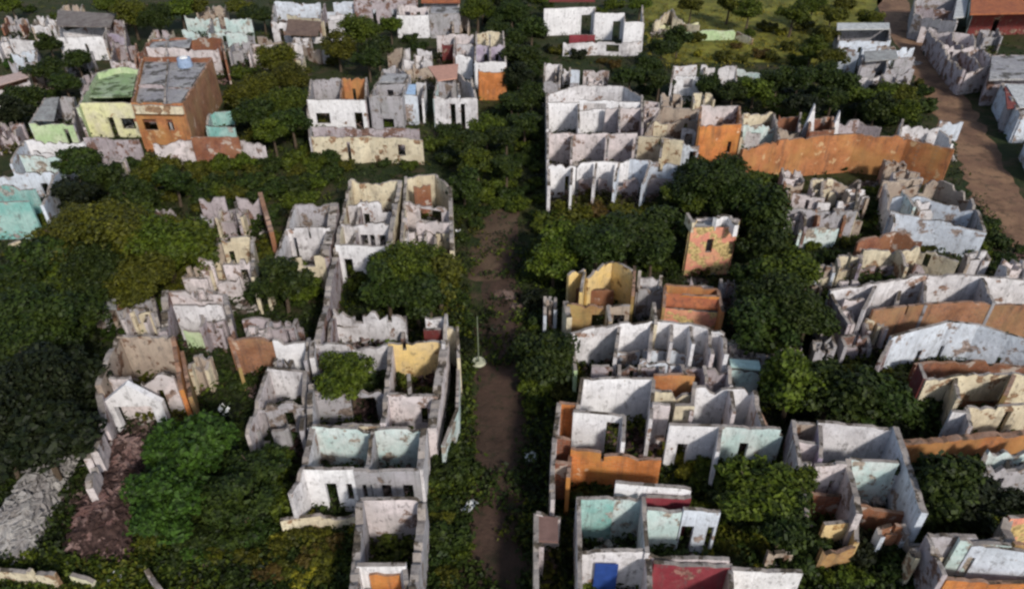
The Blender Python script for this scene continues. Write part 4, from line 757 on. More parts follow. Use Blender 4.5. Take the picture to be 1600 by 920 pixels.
for a in ((250, 52, 30, 14, 1), (120, 84, 36, 12, 2), (70, 30, 36, 12, 0), (20, 30, 30, 12, 2), (60, 102, 30, 12, 3), (140, 120, 30, 12, 1), (205, 8, 40, 10, 4), (330, 12, 40, 12, 3), (410, 72, 40, 12, 7), (455, 92, 34, 12, 4), (375, 68, 30, 14, 2),
          (600, 2, 40, 10, 6), (660, 90, 26, 12, 0), (720, 30, 24, 14, 3), (10, 196, 34, 16, 1), (170, 250, 40, 12, 1), (1240, 268, 30, 12, 7), (1290, 285, 36, 12, 4), (1340, 300, 30, 12, 0), (1300, 330, 40, 12, 2), (1240, 336, 26, 14, 7),
          (1330, 400, 30, 12, 4), (1290, 415, 26, 10, 3), (1420, 270, 40, 10, 3), (1460, 318, 50, 12, 0), (1310, 492, 44, 18, 7), (1340, 528, 40, 16, 1), (1290, 530, 26, 16, 2), (1372, 500, 26, 14, 4), (1400, 120, 34, 12, 2),
          (1550, 50, 26, 12, 2), (1160, 544, 30, 14, 1), (1050, 150, 30, 10, 3),
          (1100, 150, 30, 10, 4), (880, 110, 22, 12, 0), (930, 120, 24, 10, 7), (360, 330, 40, 14, 1), (345, 410, 30, 14, 4), (320, 455, 30, 12, 7), (300, 420, 26, 12, 3), (200, 470, 30, 14, 2), (440, 500, 40, 12, 1), (650, 362, 30, 12, 7),
          (690, 368, 20, 12, 4), (1590, 410, 30, 16, 7), (1400, 250, 30, 8, 3), (210, 486, 34, 14, 4), (160, 470, 30, 14, 2), (330, 500, 30, 12, 1), (310, 560, 26, 16, 3), (400, 512, 30, 10, 7), (250, 330, 34, 12, 1), (440, 560, 24, 12, 2), (1150, 530, 26, 12, 6), (1200, 556, 30, 12, 2), (1240, 548, 30, 12, 1), (1330, 440, 30, 10, 7), (1270, 440, 26, 10, 3), (1220, 300, 24, 14, 5), (1380, 440, 30, 8, 4), (1530, 396, 30, 10, 0), (1140, 440, 22, 12, 1), (860, 470, 16, 20, 3), (10, 60, 26, 12, 0), (110, 12, 30, 10, 3), (300, 66, 26, 10, 2), (470, 60, 26, 10, 0), (1450, 860, 36, 16, 3), (1400, 820, 36, 14, 5), (1600, 720, 30, 14, 2)):
    room(*a)

# ------------------------------------------------------------------ rubble
def rubble_mesh(seed, n=90, flat=.35):
    r = random.Random(seed); v = []; f = []
    for _ in range(n):
        a = r.uniform(0, 6.28); d = abs(r.gauss(0, .45)); 
        if d > 1: d = r.uniform(.3, 1)
        s = r.uniform(.04, .16) * (1.3 - d * .5); h = max(.0, flat * (1 - d) ** 1.2) * r.uniform(.4, 1.1)
        rot = Euler((r.uniform(-.6, .6), r.uniform(-.6, .6), r.uniform(0, 3.14))).to_matrix()
        dims = (s * r.uniform(.8, 2.0), s, s * r.uniform(.3, .8)); k = len(v)
        for z in (-1, 1):
            for x, y in ((-1, -1), (1, -1), (1, 1), (-1, 1)):
                p = rot @ Vector((x * dims[0] * .5 * r.uniform(.7, 1), y * dims[1] * .5 * r.uniform(.7, 1), z * dims[2] * .5))
                v.append((p.x + a_cos(a) * d, p.y + a_sin(a) * d, p.z + h + .03))
        f += [(k + 3, k + 2, k + 1, k), (k + 4, k + 5, k + 6, k + 7), (k, k + 1, k + 5, k + 4), (k + 1, k + 2, k + 6, k + 5), (k + 2, k + 3, k + 7, k + 6), (k + 3, k, k + 4, k + 7)]
    # the earth mound under the stones
    k = len(v); rings = 6; seg = 14
    v.append((0, 0, flat * .75))
    for i in range(1, rings + 1):
        for j in range(seg):
            d = i / rings; an = 6.2832 * j / seg
            v.append((a_cos(an) * d * r.uniform(.85, 1.05), a_sin(an) * d * r.uniform(.85, 1.05), flat * .75 * (1 - d) * r.uniform(.7, 1.1) - (.03 if i == rings else 0)))
    for j in range(seg): f.append((k, k + 1 + j, k + 1 + (j + 1) % seg))
    for i in range(rings - 1):
        for j in range(seg):
            a = k + 1 + i * seg + j; b = k + 1 + i * seg + (j + 1) % seg; f.append((a, a + seg, b + seg, b))
    me = bpy.data.meshes.new('rubble_pile'); me.from_pydata(v, [], f); me.materials.append(RUB); me.update(); return me
a_cos, a_sin = math.cos, math.sin
RUBM = [rubble_mesh(i, 150) for i in range(5)]
def near_name(p, avoid=None):
    b = min(HOUSES, key=lambda h: (h[1].x - p.x) ** 2 + (h[1].y - p.y) ** 2); d = Vector((p.x - b[1].x, p.y - b[1].y))
    return b[0], d
USED = {}
def unique(lbl, p):
    """append a telling place until no two things share the label"""
    if lbl not in USED: USED[lbl] = 1; return lbl
    x, y = px_of((p.x, p.y, 0)); n, d = near_name(p)
    for extra in ('on its left side', 'on its right side', 'nearer the camera', 'farther from the camera'):
        l2 = f'{lbl}, {extra}'
        ok = {'on its left side': d.x < -1, 'on its right side': d.x > 1, 'nearer the camera': d.y < -1, 'farther from the camera': d.y > 1}.get(extra, True)
        if ok and l2 not in USED and len(l2.split()) <= 16: USED[l2] = 1; return l2
    colour = lbl.split(' in front of')[0].split(' behind')[0].split(' left of')[0].split(' right of')[0].split(' inside')[0].split(' by the')[0]; cx, cy = int(x / 16), int(y / 9.2)
    l2 = f'{colour}, {cx} percent across and {cy} percent down the photo'
    while l2 in USED: cx += 1; l2 = f'{colour}, {cx} percent across and {cy} percent down the photo'
    USED[l2] = 1; return l2
def rubble(px, py, rx, ry, mat=RUB, h=1.0, kind='grey'):
    s = pxm(px, py); p = at(px, py)
    o = bpy.data.objects.new('rubble_pile', rnd.choice(RUBM)); COL.objects.link(o); o.location = p
    o.scale = (rx / s, ry / s / .62, h * (.6 + .2 * rx / s)); o.rotation_euler.z = rnd.uniform(-.4, .4)
    o.material_slots[0].link = 'OBJECT'; o.material_slots[0].material = mat
    nm, d = near_name(p)
    tag(o, unique(f'{kind} rubble heap by the {nm}', p), 'rubble', 'rubble heaps among the ruins'); return o
for a in ((190, 740, 45, 40, RUBD, 1.6, 'brown'), (165, 800, 50, 40, RUBR, 1.6, 'reddish'), (215, 680, 35, 30, RUBD, 1.3, 'brown'), (130, 850, 45, 30, RUBR, 1.5, 'reddish'), (180, 715, 30, 25, RUBR, 1.5, 'mauve'),
          (120, 790, 35, 30, RUBD, 1.2, 'brown'), (70, 740, 34, 30, RUB, 2.2, 'pale grey'), (45, 790, 42, 36, RUB, 2.4, 'pale grey'), (20, 840, 44, 34, RUB, 2.0, 'pale grey'), (85, 700, 26, 22, RUB, 2.0, 'pale grey'),
          (150, 860, 30, 20, RUBR, 1.0, 'reddish'), (540, 690, 30, 12, RUBD, .8, 'dark'), (630, 640, 30, 12, RUBR, .8, 'reddish'), (650, 590, 26, 10, RUBR, .8, 'reddish'), (1330, 530, 40, 18, RUBR, 1.2, 'pinkish'),
          (1300, 510, 30, 16, RUB, 1.2, 'grey'), (1370, 545, 40, 14, RUBD, 1.0, 'brown'), (1350, 500, 35, 14, RUB, 1.2, 'grey'), (1310, 555, 30, 12, RUB, 1.0, 'mauve'), (1410, 560, 36, 10, RUBD, .8, 'brown'),
          (1290, 760, 35, 14, RUBR, 1, 'reddish'), (1390, 825, 40, 18, RUBD, 1, 'dark'), (1350, 870, 36, 18, RUBD, 1, 'dark'), (1150, 520, 25, 10, RUBR, 1, 'reddish'), (1090, 440, 20, 8, RUB, 1, 'grey'), (790, 460, 22, 8, RUBD, .8, 'brown'),
          (810, 480, 16, 8, RUBD, .8, 'dark'), (1000, 690, 30, 12, RUBR, .8, 'reddish'), (930, 740, 22, 8, RUBD, .8, 'dark'), (990, 830, 26, 10, RUBR, .8, 'mauve'), (660, 350, 26, 10, RUBR, .9, 'pinkish'), (690, 385, 20, 8, RUB, .8, 'grey'),
          (660, 405, 20, 8, RUB, .8, 'grey'), (480, 370, 26, 8, RUB, .8, 'grey'), (320, 345, 30, 8, RUBD, .8, 'dark'), (300, 440, 40, 10, RUB, 1, 'grey'), (210, 620, 40, 14, RUB, 1, 'pale'), (260, 640, 26, 14, RUBD, 1, 'brown'),
          (1370, 290, 40, 9, RUB, 1, 'grey'), (1270, 330, 40, 9, RUB, 1, 'grey'), (1420, 100, 30, 7, RUB, 1, 'grey'), (1500, 130, 26, 8, RUBR, 1, 'pinkish'),  (1600, 400, 30, 10, RUBR, 1, 'pinkish'),
           (1080, 205, 24, 6, RUBD, 1, 'brown'), (1240, 200, 30, 6, RUBR, 1, 'rusty'), (1340, 200, 30, 6, RUB, 1, 'mauve'), (430, 690, 26, 14, RUB, .9, 'grey'), (420, 640, 22, 10, RUBD, .9, 'dark'),
          (300, 580, 20, 14, RUBD, .8, 'brown'), (450, 860, 40, 16, RUBR, .7, 'brown'), (1010, 560, 30, 6, RUBR, .8, 'mauve'), (560, 530, 34, 6, RUBD, .8, 'brown'), (640, 520, 30, 6, RUBR, .8, 'red brown'), (320, 885, 50, 18, RUBD, .7, 'brown')):
    rubble(*a)

# ------------------------------------------------------------------ vegetation
def crown_mesh(seed, n=3000, nb=12, leaf=.085, flat=.8):
    g = np.random.default_rng(seed)
    th = g.uniform(0, 2 * np.pi, nb); u = g.uniform(-.45, 1, nb); rr = g.uniform(.35, .85, nb)
    bc = np.stack([np.sqrt(1 - u ** 2) * np.cos(th) * rr, np.sqrt(1 - u ** 2) * np.sin(th) * rr, u * rr * flat], 1); bc[0] = 0
    br = g.uniform(.14, .42, nb); br[0] = .5
    w = br ** 2; w /= w.sum(); k = g.choice(nb, n, p=w)
    d = g.normal(size=(n, 3)); d /= np.linalg.norm(d, axis=1)[:, None]
    rad = br[k] * (g.uniform(.45, 1.1, n) + .35 * (g.uniform(size=n) < .12) * g.uniform(size=n)) ; c = bc[k] + d * rad[:, None] * np.array([1, 1, .85])
    nm = d + g.normal(size=(n, 3)) * .7 + np.array([0, 0, .4]); nm /= np.linalg.norm(nm, axis=1)[:, None]
    a = np.cross(nm, g.normal(size=(n, 3))); a /= np.linalg.norm(a, axis=1)[:, None]; b = np.cross(nm, a)
    s = leaf * g.uniform(.4, 1.7, n)[:, None]
    V = np.stack([c - a * s - b * s * .55, c + a * s - b * s * .4, c + a * s * .8 + b * s * .6, c - a * s * .7 + b * s * .5], 1).reshape(-1, 3)
    me = bpy.data.meshes.new('crown'); me.from_pydata(V.tolist(), [], np.arange(n * 4).reshape(-1, 4).tolist()); me.materials.append(LEAF['mid']); me.update(); return me
def trunk_mesh(seed):
    r = random.Random(seed); v = []; f = []
    def limb(p, q, r0, r1, seg=7):
        d = (q - p).normalized(); a = d.orthogonal().normalized(); b = d.cross(a); k = len(v)
        for i, (c, rr) in enumerate(((p, r0), (p.lerp(q, .5) + a * .03, (r0 + r1) / 2), (q, r1))):
            for j in range(seg): v.append(tuple(c + (a * math.cos(6.2832 * j / seg) + b * math.sin(6.2832 * j / seg)) * rr))
        for i in range(2):
            for j in range(seg): f.append((k + i * seg + j, k + i * seg + (j + 1) % seg, k + (i + 1) * seg + (j + 1) % seg, k + (i + 1) * seg + j))
    fork = Vector((r.uniform(-.06, .06), r.uniform(-.06, .06), -.35)); limb(Vector((0, 0, -1.35)), fork, .085, .055)
    for i in range(5):
        an = 6.28 * i / 5 + r.uniform(-.4, .4); limb(fork, Vector((math.cos(an) * .5, math.sin(an) * .5, r.uniform(.0, .45))), .042, .012)
    me = bpy.data.meshes.new('trunk'); me.from_pydata(v, [], f); me.materials.append(BARK); me.update(); return me
CROWNS = [crown_mesh(100 + i, 5200, 18 + i * 2, .058, .75 + .1 * (i % 3)) for i in range(7)]
BIGS = [crown_mesh(300 + i, 13000, 30 + 4 * i, .034, .8) for i in range(3)]
SHRUBS = [crown_mesh(200 + i, 1900, 12, .085, .7) for i in range(5)]
TRUNKS = [trunk_mesh(i) for i in range(4)]
CNAME = {'dark': 'dark green', 'mid': 'mid green', 'bright': 'bright green', 'olive': 'olive', 'yellow': 'yellow green', 'rustleaf': 'rusty brown', 'black': 'shade coloured'}
TREES = []
def setm(o, m):
    o.material_slots[0].link = 'OBJECT'; o.material_slots[0].material = m
QUEUE = []
def plant(px, py, r, kind='mid', h=None):
    QUEUE.append((px, py, r, kind))
def grow(px, py, r, kind='mid', h=None):
    """crown centred on the pixel, r = crown radius in photo pixels"""
    s = pxm(px, py, 2); R_ = r / s; tree = R_ > 1.5
    zc = (R_ * 1.02 + .9) if tree else R_ * .45
    if h: zc = h
    p = at(px, py, zc); base = Vector((p.x, p.y, 0))
    nm, d = near_name(base)
    where = 'in front of' if d.y < -abs(d.x) else 'behind' if d.y > abs(d.x) * 1.4 else 'left of' if d.x < 0 else 'right of'
    if d.length < 1.5: where = 'inside'
    if tree:
        size = 'broad' if R_ > 3.2 else 'small' if R_ < 2.1 else 'rounded'
        e = empty('tree', base); tag(e, unique(f'{size} {CNAME[kind]} tree {where} the {nm}', base), 'tree', 'trees grown up between the ruins')
        c = bpy.data.objects.new('crown', rnd.choice(BIGS if R_ > 2.3 else CROWNS)); t = bpy.data.objects.new('trunk', rnd.choice(TRUNKS))
        for o in (c, t):
            COL.objects.link(o); o.parent = e; o.location = (0, 0, zc)
        c.scale = (R_ * rnd.uniform(.95, 1.2), R_ * rnd.uniform(.95, 1.2), R_ * rnd.uniform(.75, 1.0)); c.rotation_euler.z = rnd.uniform(0, 6.28)
        k = zc / 1.33; t.scale = (min(k, R_), min(k, R_), k); setm(c, LEAF[kind])
    else:
        c = bpy.data.objects.new('shrub', rnd.choice(SHRUBS)); COL.objects.link(c); c.location = (p.x, p.y, zc)
        c.scale = (R_ * rnd.uniform(.95, 1.25), R_ * rnd.uniform(.95, 1.25), R_ * rnd.uniform(.7, 1.0)); c.rotation_euler.z = rnd.uniform(0, 6.28); setm(c, LEAF[kind])
        tag(c, unique(f'{"tiny" if R_ < .7 else "low"} {CNAME[kind]} shrub {where} the {nm}', base), 'shrub', 'shrubs among the ruins')
    TREES.append((p, R_))
P = '''430 95 34 olive;458 118 32 olive;402 132 34 olive;444 155 36 mid;400 178 30 dark;378 150 26 olive;455 190 30 dark;425 205 26 mid;372 205 20 black
560 48 34 mid;590 72 26 dark;528 76 24 olive;575 92 24 dark;610 40 18 mid;640 60 16 dark;655 72 15 dark;520 95 16 olive;600 22 16 dark
205 22 28 olive;245 28 28 dark;280 15 24 mid;165 8 20 mid;305 10 20 olive;75 70 20 dark;85 35 16 mid;20 100 16 bright;5 65 16 dark;120 95 22 dark;70 110 26 dark;100 130 22 dark;40 150 26 dark;20 175 26 black;140 60 10 mid;390 20 18 dark;410 25 18 dark;375 10 18 olive;15 8 18 mid;45 15 14 dark
745 15 26 mid;775 45 22 dark;755 70 10 dark;800 20 26 dark;830 45 24 dark;815 85 26 dark;810 120 24 black;830 150 24 dark;800 160 24 dark;820 190 26 dark;775 175 20 dark;760 200 26 mid;790 215 26 dark;830 235 22 dark;735 225 30 dark;700 205 22 dark;680 225 22 mid;700 245 26 dark;745 255 30 mid;790 260 28 dark;830 280 20 black;725 290 30 dark;765 295 26 mid;800 305 22 dark;720 330 22 dark;745 350 16 dark;840 310 14 mid;775 130 14 dark;800 60 22 dark;725 370 16 dark;855 10 14 dark;770 -5 22 mid;810 -8 22 dark
90 265 24 dark;125 255 32 dark;160 275 34 dark;120 300 32 black;200 262 26 dark;235 272 28 olive;270 280 30 dark;310 262 26 olive;350 258 22 mid;385 255 24 mid;420 262 24 dark;455 250 24 mid;490 258 22 mid;515 270 22 dark;540 258 16 olive;470 290 28 dark;430 295 26 dark;390 285 26 dark;345 285 24 dark;520 250 14 mid;600 255 14 dark;640 258 14 mid;250 300 26 dark;300 295 22 dark;480 235 12 mid;210 305 30 dark;330 310 16 black;440 330 16 black
115 345 34 olive;165 340 36 olive;215 345 36 mid;265 355 34 olive;300 370 30 mid;90 375 34 mid;140 390 38 olive;195 400 38 olive;245 400 34 mid;290 405 26 mid;60 400 30 dark;110 430 34 dark;165 440 34 dark;225 440 30 olive;65 350 24 mid;330 365 20 mid;370 345 22 mid;395 385 16 rustleaf;405 340 12 rustleaf;400 420 16 rustleaf;275 435 22 olive;70 320 18 dark;85 300 18 black;410 450 12 rustleaf
30 490 44 dark;85 490 42 dark;140 500 28 dark;25 550 46 black;80 550 46 dark;30 610 50 black;90 620 48 black;40 670 48 black;105 670 36 black;40 720 34 black;125 530 30 dark;15 440 26 dark;30 400 22 black;110 460 24 mid;60 450 26 dark;5 740 26 black;160 500 18 black
380 710 34 dark;340 815 44 dark;375 770 40 black;410 750 32 dark;435 720 26 mid;430 770 28 dark;330 730 40 mid;400 820 34 dark;380 600 24 dark;355 590 18 dark;400 575 14 dark;360 640 18 black;450 800 24 dark;240 840 30 olive;435 860 20 olive
425 440 30 dark;450 425 28 mid;480 445 26 mid;410 465 18 black;455 460 22 dark;470 470 18 dark;570 430 24 mid;605 420 34 mid;650 405 36 mid;685 420 30 olive;625 455 34 dark;670 455 36 dark;595 470 14 rustleaf;700 460 22 dark;560 465 14 dark;690 385 14 mid;648 368 14 dark;560 445 18 mid
500 578 28 mid;530 582 32 mid;565 585 32 dark;592 600 22 dark;555 600 26 mid;515 605 20 dark
480 815 18 yellow;500 835 20 olive;460 830 20 olive;440 845 18 yellow;525 850 22 rustleaf;490 870 24 rustleaf;540 880 22 mid;450 890 24 olive;510 900 24 olive;550 905 16 mid;420 900 22 rustleaf;575 850 10 dark;600 860 16 dark;615 845 12 mid;470 905 20 yellow
50 868 20 mid;90 872 18 mid;120 880 14 olive;20 870 16 dark;150 895 14 mid;70 900 14 olive;160 915 14 mid;30 905 14 dark;190 880 12 dark;280 890 22 dark;340 860 24 olive;390 870 26 olive;360 905 24 dark;300 920 18 rustleaf
700 720 28 dark;730 740 22 mid;690 755 22 dark;705 690 18 dark;735 700 14 dark;725 640 12 black;725 590 14 dark;728 540 16 black;735 500 16 dark;720 470 14 dark;690 820 26 olive;680 870 24 dark;720 860 20 mid;700 900 22 olive;845 740 14 black
860 540 32 dark;880 570 26 mid;845 585 32 mid;870 610 28 olive;840 620 20 dark;850 500 26 dark;825 540 24 dark;840 470 24 black;870 470 22 dark;890 600 16 dark;900 575 14 olive;835 430 22 dark
860 350 30 mid;895 335 30 olive;935 330 28 rustleaf;975 335 28 olive;1010 325 22 olive;850 390 30 mid;885 380 30 mid;930 370 32 mid;975 375 32 dark;1015 365 32 dark;1045 345 26 dark;860 425 26 mid;895 400 22 dark;1020 400 26 black;1055 400 24 dark;990 400 18 dark;880 440 16 mid;1050 430 12 dark;940 390 20 dark
1090 275 34 dark;1130 270 34 dark;1165 285 34 mid;1120 305 36 dark;1165 315 32 dark;1200 305 28 dark;1080 310 30 mid;1195 345 30 dark;1060 290 20 mid;1050 310 24 dark;1215 270 18 mid;1185 375 24 dark;1170 340 16 black;1215 325 20 dark;1170 400 18 dark;1225 370 24 olive;1200 280 20 dark
1165 440 24 dark;1195 430 30 dark;1235 440 32 dark;1180 470 30 mid;1215 480 34 dark;1255 480 32 mid;1190 510 28 dark;1235 515 28 dark;1270 450 22 dark;1275 505 18 olive;1160 400 16 dark;1270 410 22 dark;1300 400 18 dark;1230 400 24 dark;1320 415 14 dark;1220 545 20 dark;1270 385 16 mid;1160 500 12 black
1215 570 30 mid;1250 575 34 mid;1290 585 34 dark;1330 590 32 dark;1370 600 30 dark;1215 605 32 dark;1255 615 34 dark;1300 625 34 black;1345 630 34 black;1390 635 34 dark;1425 640 28 dark;1430 620 20 mid;1390 590 18 olive;1440 655 18 dark;1410 665 16 black;1190 600 20 dark;1265 640 20 black
1045 712 20 yellow;1070 722 22 yellow;1055 740 16 dark;1095 725 26 mid;1125 730 28 dark;1160 735 30 mid;1195 735 30 dark;1225 750 28 mid;1110 760 26 dark;1150 770 32 dark;1195 775 32 mid;1230 785 26 mid;1165 810 30 dark;1210 820 28 dark;1130 800 16 olive;1240 830 26 olive;1175 850 18 olive;1270 850 22 dark;1300 860 20 dark;1220 870 20 dark;1270 885 22 mid;1300 900 22 mid;1190 890 14 yellow;1130 765 12 yellow;1330 900 24 dark;1150 860 12 olive;1105 860 14 yellow;1240 905 14 olive;1290 795 16 olive
1450 730 32 dark;1490 735 32 dark;1525 745 24 black;1460 770 34 dark;1500 780 34 dark;1440 800 22 black;1530 790 24 black;1490 815 26 mid;1560 775 26 black;1590 770 24 black;1545 740 18 black;1440 700 16 dark;1480 705 18 dark;1540 815 20 dark;1340 850 26 dark;1380 860 28 black;1420 870 24 dark;1440 900 20 dark;1400 895 20 mid
925 768 22 dark;950 778 18 mid;925 795 18 mid;900 760 8 dark;1010 715 12 olive;980 525 10 bright;880 900 12 mid;870 860 12 olive;885 820 14 dark
1035 75 22 dark;1010 100 24 dark;985 118 24 dark;1030 125 24 dark;1000 60 16 dark;940 18 12 mid;960 8 16 mid;1000 5 18 mid;1060 60 20 dark;860 75 12 black;875 80 14 olive;905 85 14 black;890 118 10 black;960 100 14 rustleaf;940 95 10 rustleaf
1080 8 18 olive;1140 5 22 olive;1170 18 22 mid;1240 22 24 mid;1270 10 22 mid;1300 25 22 olive;1360 30 20 olive;1115 52 14 yellow;1200 42 16 olive;1290 55 20 olive;1190 84 14 rustleaf;1230 72 14 olive;1270 78 22 mid;1300 90 22 olive;1350 60 14 olive;1220 50 10 yellow;1060 34 12 mid;1250 95 18 mid;1160 92 12 olive;1090 84 10 yellow
1110 135 22 dark;1145 145 24 dark;1180 140 26 mid;1215 125 28 dark;1250 125 30 dark;1290 120 28 dark;1320 130 26 dark;1215 155 22 dark;1255 160 24 black;1300 155 26 dark;1345 150 26 mid;1380 145 26 mid;1410 150 24 olive;1370 170 26 dark;1410 175 26 mid;1440 165 22 dark;1340 175 22 dark;1385 190 18 dark;1425 195 16 dark;1435 130 12 olive;1010 140 16 dark;1180 165 14 black;1110 155 14 black
1362 300 16 mid;1368 318 22 dark;1350 328 20 dark;1345 350 18 mid;1310 310 14 mid;1325 300 12 olive;1545 350 18 dark;1560 375 24 dark;1530 395 22 mid;1500 385 16 olive;1480 380 14 olive;1570 405 20 dark;1545 415 14 dark;1315 262 11 dark;1325 380 14 olive;1300 360 12 mid;1420 260 7 rustleaf;1450 392 14 olive;1240 345 14 dark;1230 320 12 mid;1290 345 10 olive;1600 390 16 dark
1185 765 62 mid;1120 745 46 mid;1225 810 52 dark;1150 800 44 dark;1200 730 42 mid;1080 725 32 yellow;1225 760 50 mid;1140 790 40 mid;300 705 68 bright;255 790 62 bright;335 765 44 bright;372 775 54 dark;310 838 44 dark;400 735 50 dark;360 835 42 dark;430 690 30 dark;435 770 44 mid;385 790 44 black
60 510 76 dark;115 490 46 dark;45 600 84 black;98 590 56 black;60 690 70 black;20 560 60 dark;150 650 40 black;25 460 50 dark;100 440 44 mid;0 700 50 black
1470 750 62 dark;1525 765 50 black;1450 800 46 dark;1500 810 46 dark;1580 765 44 black;545 588 44 mid;515 590 32 dark;590 600 34 dark;640 415 54 mid;685 435 42 olive;605 450 44 dark;650 460 44 dark;575 425 30 mid;440 440 42 dark;475 455 34 mid;410 455 30 dark
180 370 66 olive;110 365 58 olive;250 375 60 mid;300 385 46 mid;150 425 56 dark;220 425 54 olive;70 410 50 dark;1240 600 56 mid;1300 610 58 dark;1370 625 54 dark;1430 640 40 dark;1330 570 36 olive;1215 470 60 dark;1190 510 50 dark;1240 430 46 mid;1260 500 44 dark;1180 440 36 dark
930 385 50 dark;880 370 44 mid;980 370 48 dark;1020 395 36 dark;1040 355 40 dark;865 410 36 mid;1110 290 52 dark;1160 300 50 dark;1190 330 46 dark;1070 305 36 mid;1190 380 40 dark;860 560 50 dark;885 590 36 olive;845 600 36 mid;500 860 34 olive;470 830 28 olive
715 730 42 dark;690 790 26 dark;700 840 38 dark;925 780 34 dark;1340 860 40 black;1495 868 20 black;1525 872 18 dark;1130 88 16 olive;1170 55 12 mid;1090 60 14 olive;1255 40 16 olive;1320 8 16 olive;1205 88 14 olive;1150 72 9 rustleaf;1240 88 10 yellow;930 540 9 olive;1390 880 36 dark;1260 860 42 dark;1230 890 30 dark;1330 905 30 mid'''  # black and dark shrubs in the blue corner room: added to darken its interior
for line in P.split('\n'):
    for it in line.split(';'):
        a = it.split()
        if len(a) == 4: plant(float(a[0]), float(a[1]), float(a[2]), a[3])

# thickets: plants drawn at random inside outlined patches of the lot (clear of the houses), each still a plant of its own
def thicket(poly, step, r0, r1, kinds):
    xs = [p[0] for p in poly]; ys = [p[1] for p in poly]; y = min(ys)
    while y < max(ys):
        x = min(xs) + rnd.uniform(0, step)
        while x < max(xs):
            qx, qy = x + rnd.uniform(-.35, .35) * step, y + rnd.uniform(-.3, .3) * step
            if inside(qx, qy, poly):
                rr = rnd.uniform(r0, r1); g = at(qx, qy, 1.0)
                if not any(inside(g.x, g.y, f) for f in FOOT): plant(qx, qy, rr, rnd.choice(kinds))
            x += step
        y += step * .62
THICK = [
 ([(20, 320), (200, 310), (420, 360), (440, 420), (320, 470), (120, 500), (20, 440)], 44, 20, 30, ['olive', 'mid', 'olive', 'dark']),
 ([(0, 440), (170, 470), (140, 700), (0, 700)], 44, 24, 34, ['dark', 'black', 'black']),
 ([(80, 250), (520, 245), (520, 300), (430, 340), (90, 320)], 34, 16, 24, ['dark', 'mid', 'olive']),
 ([(230, 640), (440, 660), (440, 850), (230, 860)], 50, 24, 34, ['dark', 'dark', 'bright']),
 ([(700, 200), (850, 190), (845, 330), (705, 330)], 28, 12, 18, ['dark', 'mid']),
 ([(745, -10), (850, -10), (850, 200), (800, 200)], 26, 12, 18, ['dark', 'black', 'dark', 'mid']),
 ([(830, 320), (1060, 300), (1220, 270), (1240, 400), (1060, 420), (840, 450)], 34, 14, 22, ['dark', 'mid', 'dark']),
 ([(1150, 400), (1290, 390), (1290, 540), (1180, 560), (1440, 600), (1440, 660), (1190, 640)], 36, 16, 24, ['dark', 'mid', 'black']),
 ([(1050, 720), (1250, 730), (1280, 900), (1120, 880)], 38, 16, 24, ['mid', 'dark', 'olive']),
 ([(1430, 700), (1590, 720), (1600, 800), (1450, 820)], 38, 18, 26, ['black', 'dark']),
 ([(1060, 130), (1450, 120), (1450, 190), (1180, 180)], 30, 12, 18, ['dark', 'mid', 'black']),
 ([(820, 480), (900, 480), (910, 630), (830, 640)], 32, 14, 20, ['dark', 'mid']),
 ([(410, 810), (560, 815), (550, 915), (400, 915)], 34, 12, 18, ['olive', 'yellow', 'mid', 'dark']),
 ([(20, 130), (110, 110), (110, 200), (0, 210)], 26, 10, 15, ['dark', 'black', 'mid']),
 ([(380, 60), (480, 90), (470, 220), (360, 210)], 30, 14, 20, ['olive', 'mid', 'dark']),
 ([(665, 680), (725, 680), (725, 915), (650, 915)], 36, 12, 18, ['dark', 'mid', 'olive']),
 ([(832, 640), (856, 640), (856, 915), (835, 915)], 30, 10, 15, ['dark', 'black']),
 ([(1300, 800), (1480, 830), (1480, 910), (1290, 915)], 36, 14, 22, ['dark', 'black', 'mid']),
]
for a in THICK: thicket(*a)
# trees first, then the 300 shrubs that show largest; the smallest scrub beyond those joins one mass
tr = [q for q in QUEUE if q[2] / pxm(q[0], q[1], 2) > 1.5]; sh = sorted([q for q in QUEUE if q[2] / pxm(q[0], q[1], 2) <= 1.5], key=lambda q: -q[2])
for q in tr: grow(*q)
for q in [q for q in sh if -40 < q[0] < 1640 and -30 < q[1] < 950][:290]: grow(*q)
rest = [q for q in sh if -40 < q[0] < 1640 and -30 < q[1] < 950][290:]
for kd in LEAF:
    VV = []
    for q in rest:
        if q[3] != kd: continue
        R_ = q[2] / pxm(q[0], q[1], 2); p = at(q[0], q[1], R_ * .45); co = np.empty(len(SHRUBS[0].vertices) * 3); rnd.choice(SHRUBS).vertices.foreach_get('co', co)
        VV.append(co.reshape(-1, 3) * np.array([R_ * rnd.uniform(.9, 1.3) * rnd.choice((-1, 1)), R_ * rnd.uniform(.9, 1.3), R_ * rnd.uniform(.7, 1)]) + np.array(p))
    if VV:
        VV = np.concatenate(VV); me = bpy.data.meshes.new('scrub'); me.vertices.add(len(VV)); me.vertices.foreach_set('co', VV.ravel()); nf = len(VV) // 4
        me.loops.add(nf * 4); me.loops.foreach_set('vertex_index', np.arange(nf * 4)); me.polygons.add(nf); me.polygons.foreach_set('loop_start', np.arange(nf) * 4); me.polygons.foreach_set('loop_total', np.full(nf, 4))
        me.materials.append(LEAF[kd]); me.update(calc_edges=True); o = bpy.data.objects.new('scrub', me); COL.objects.link(o); tag(o, f'{CNAME[kd]} scrub filling the gaps between the ruins', 'scrub', kind='stuff')

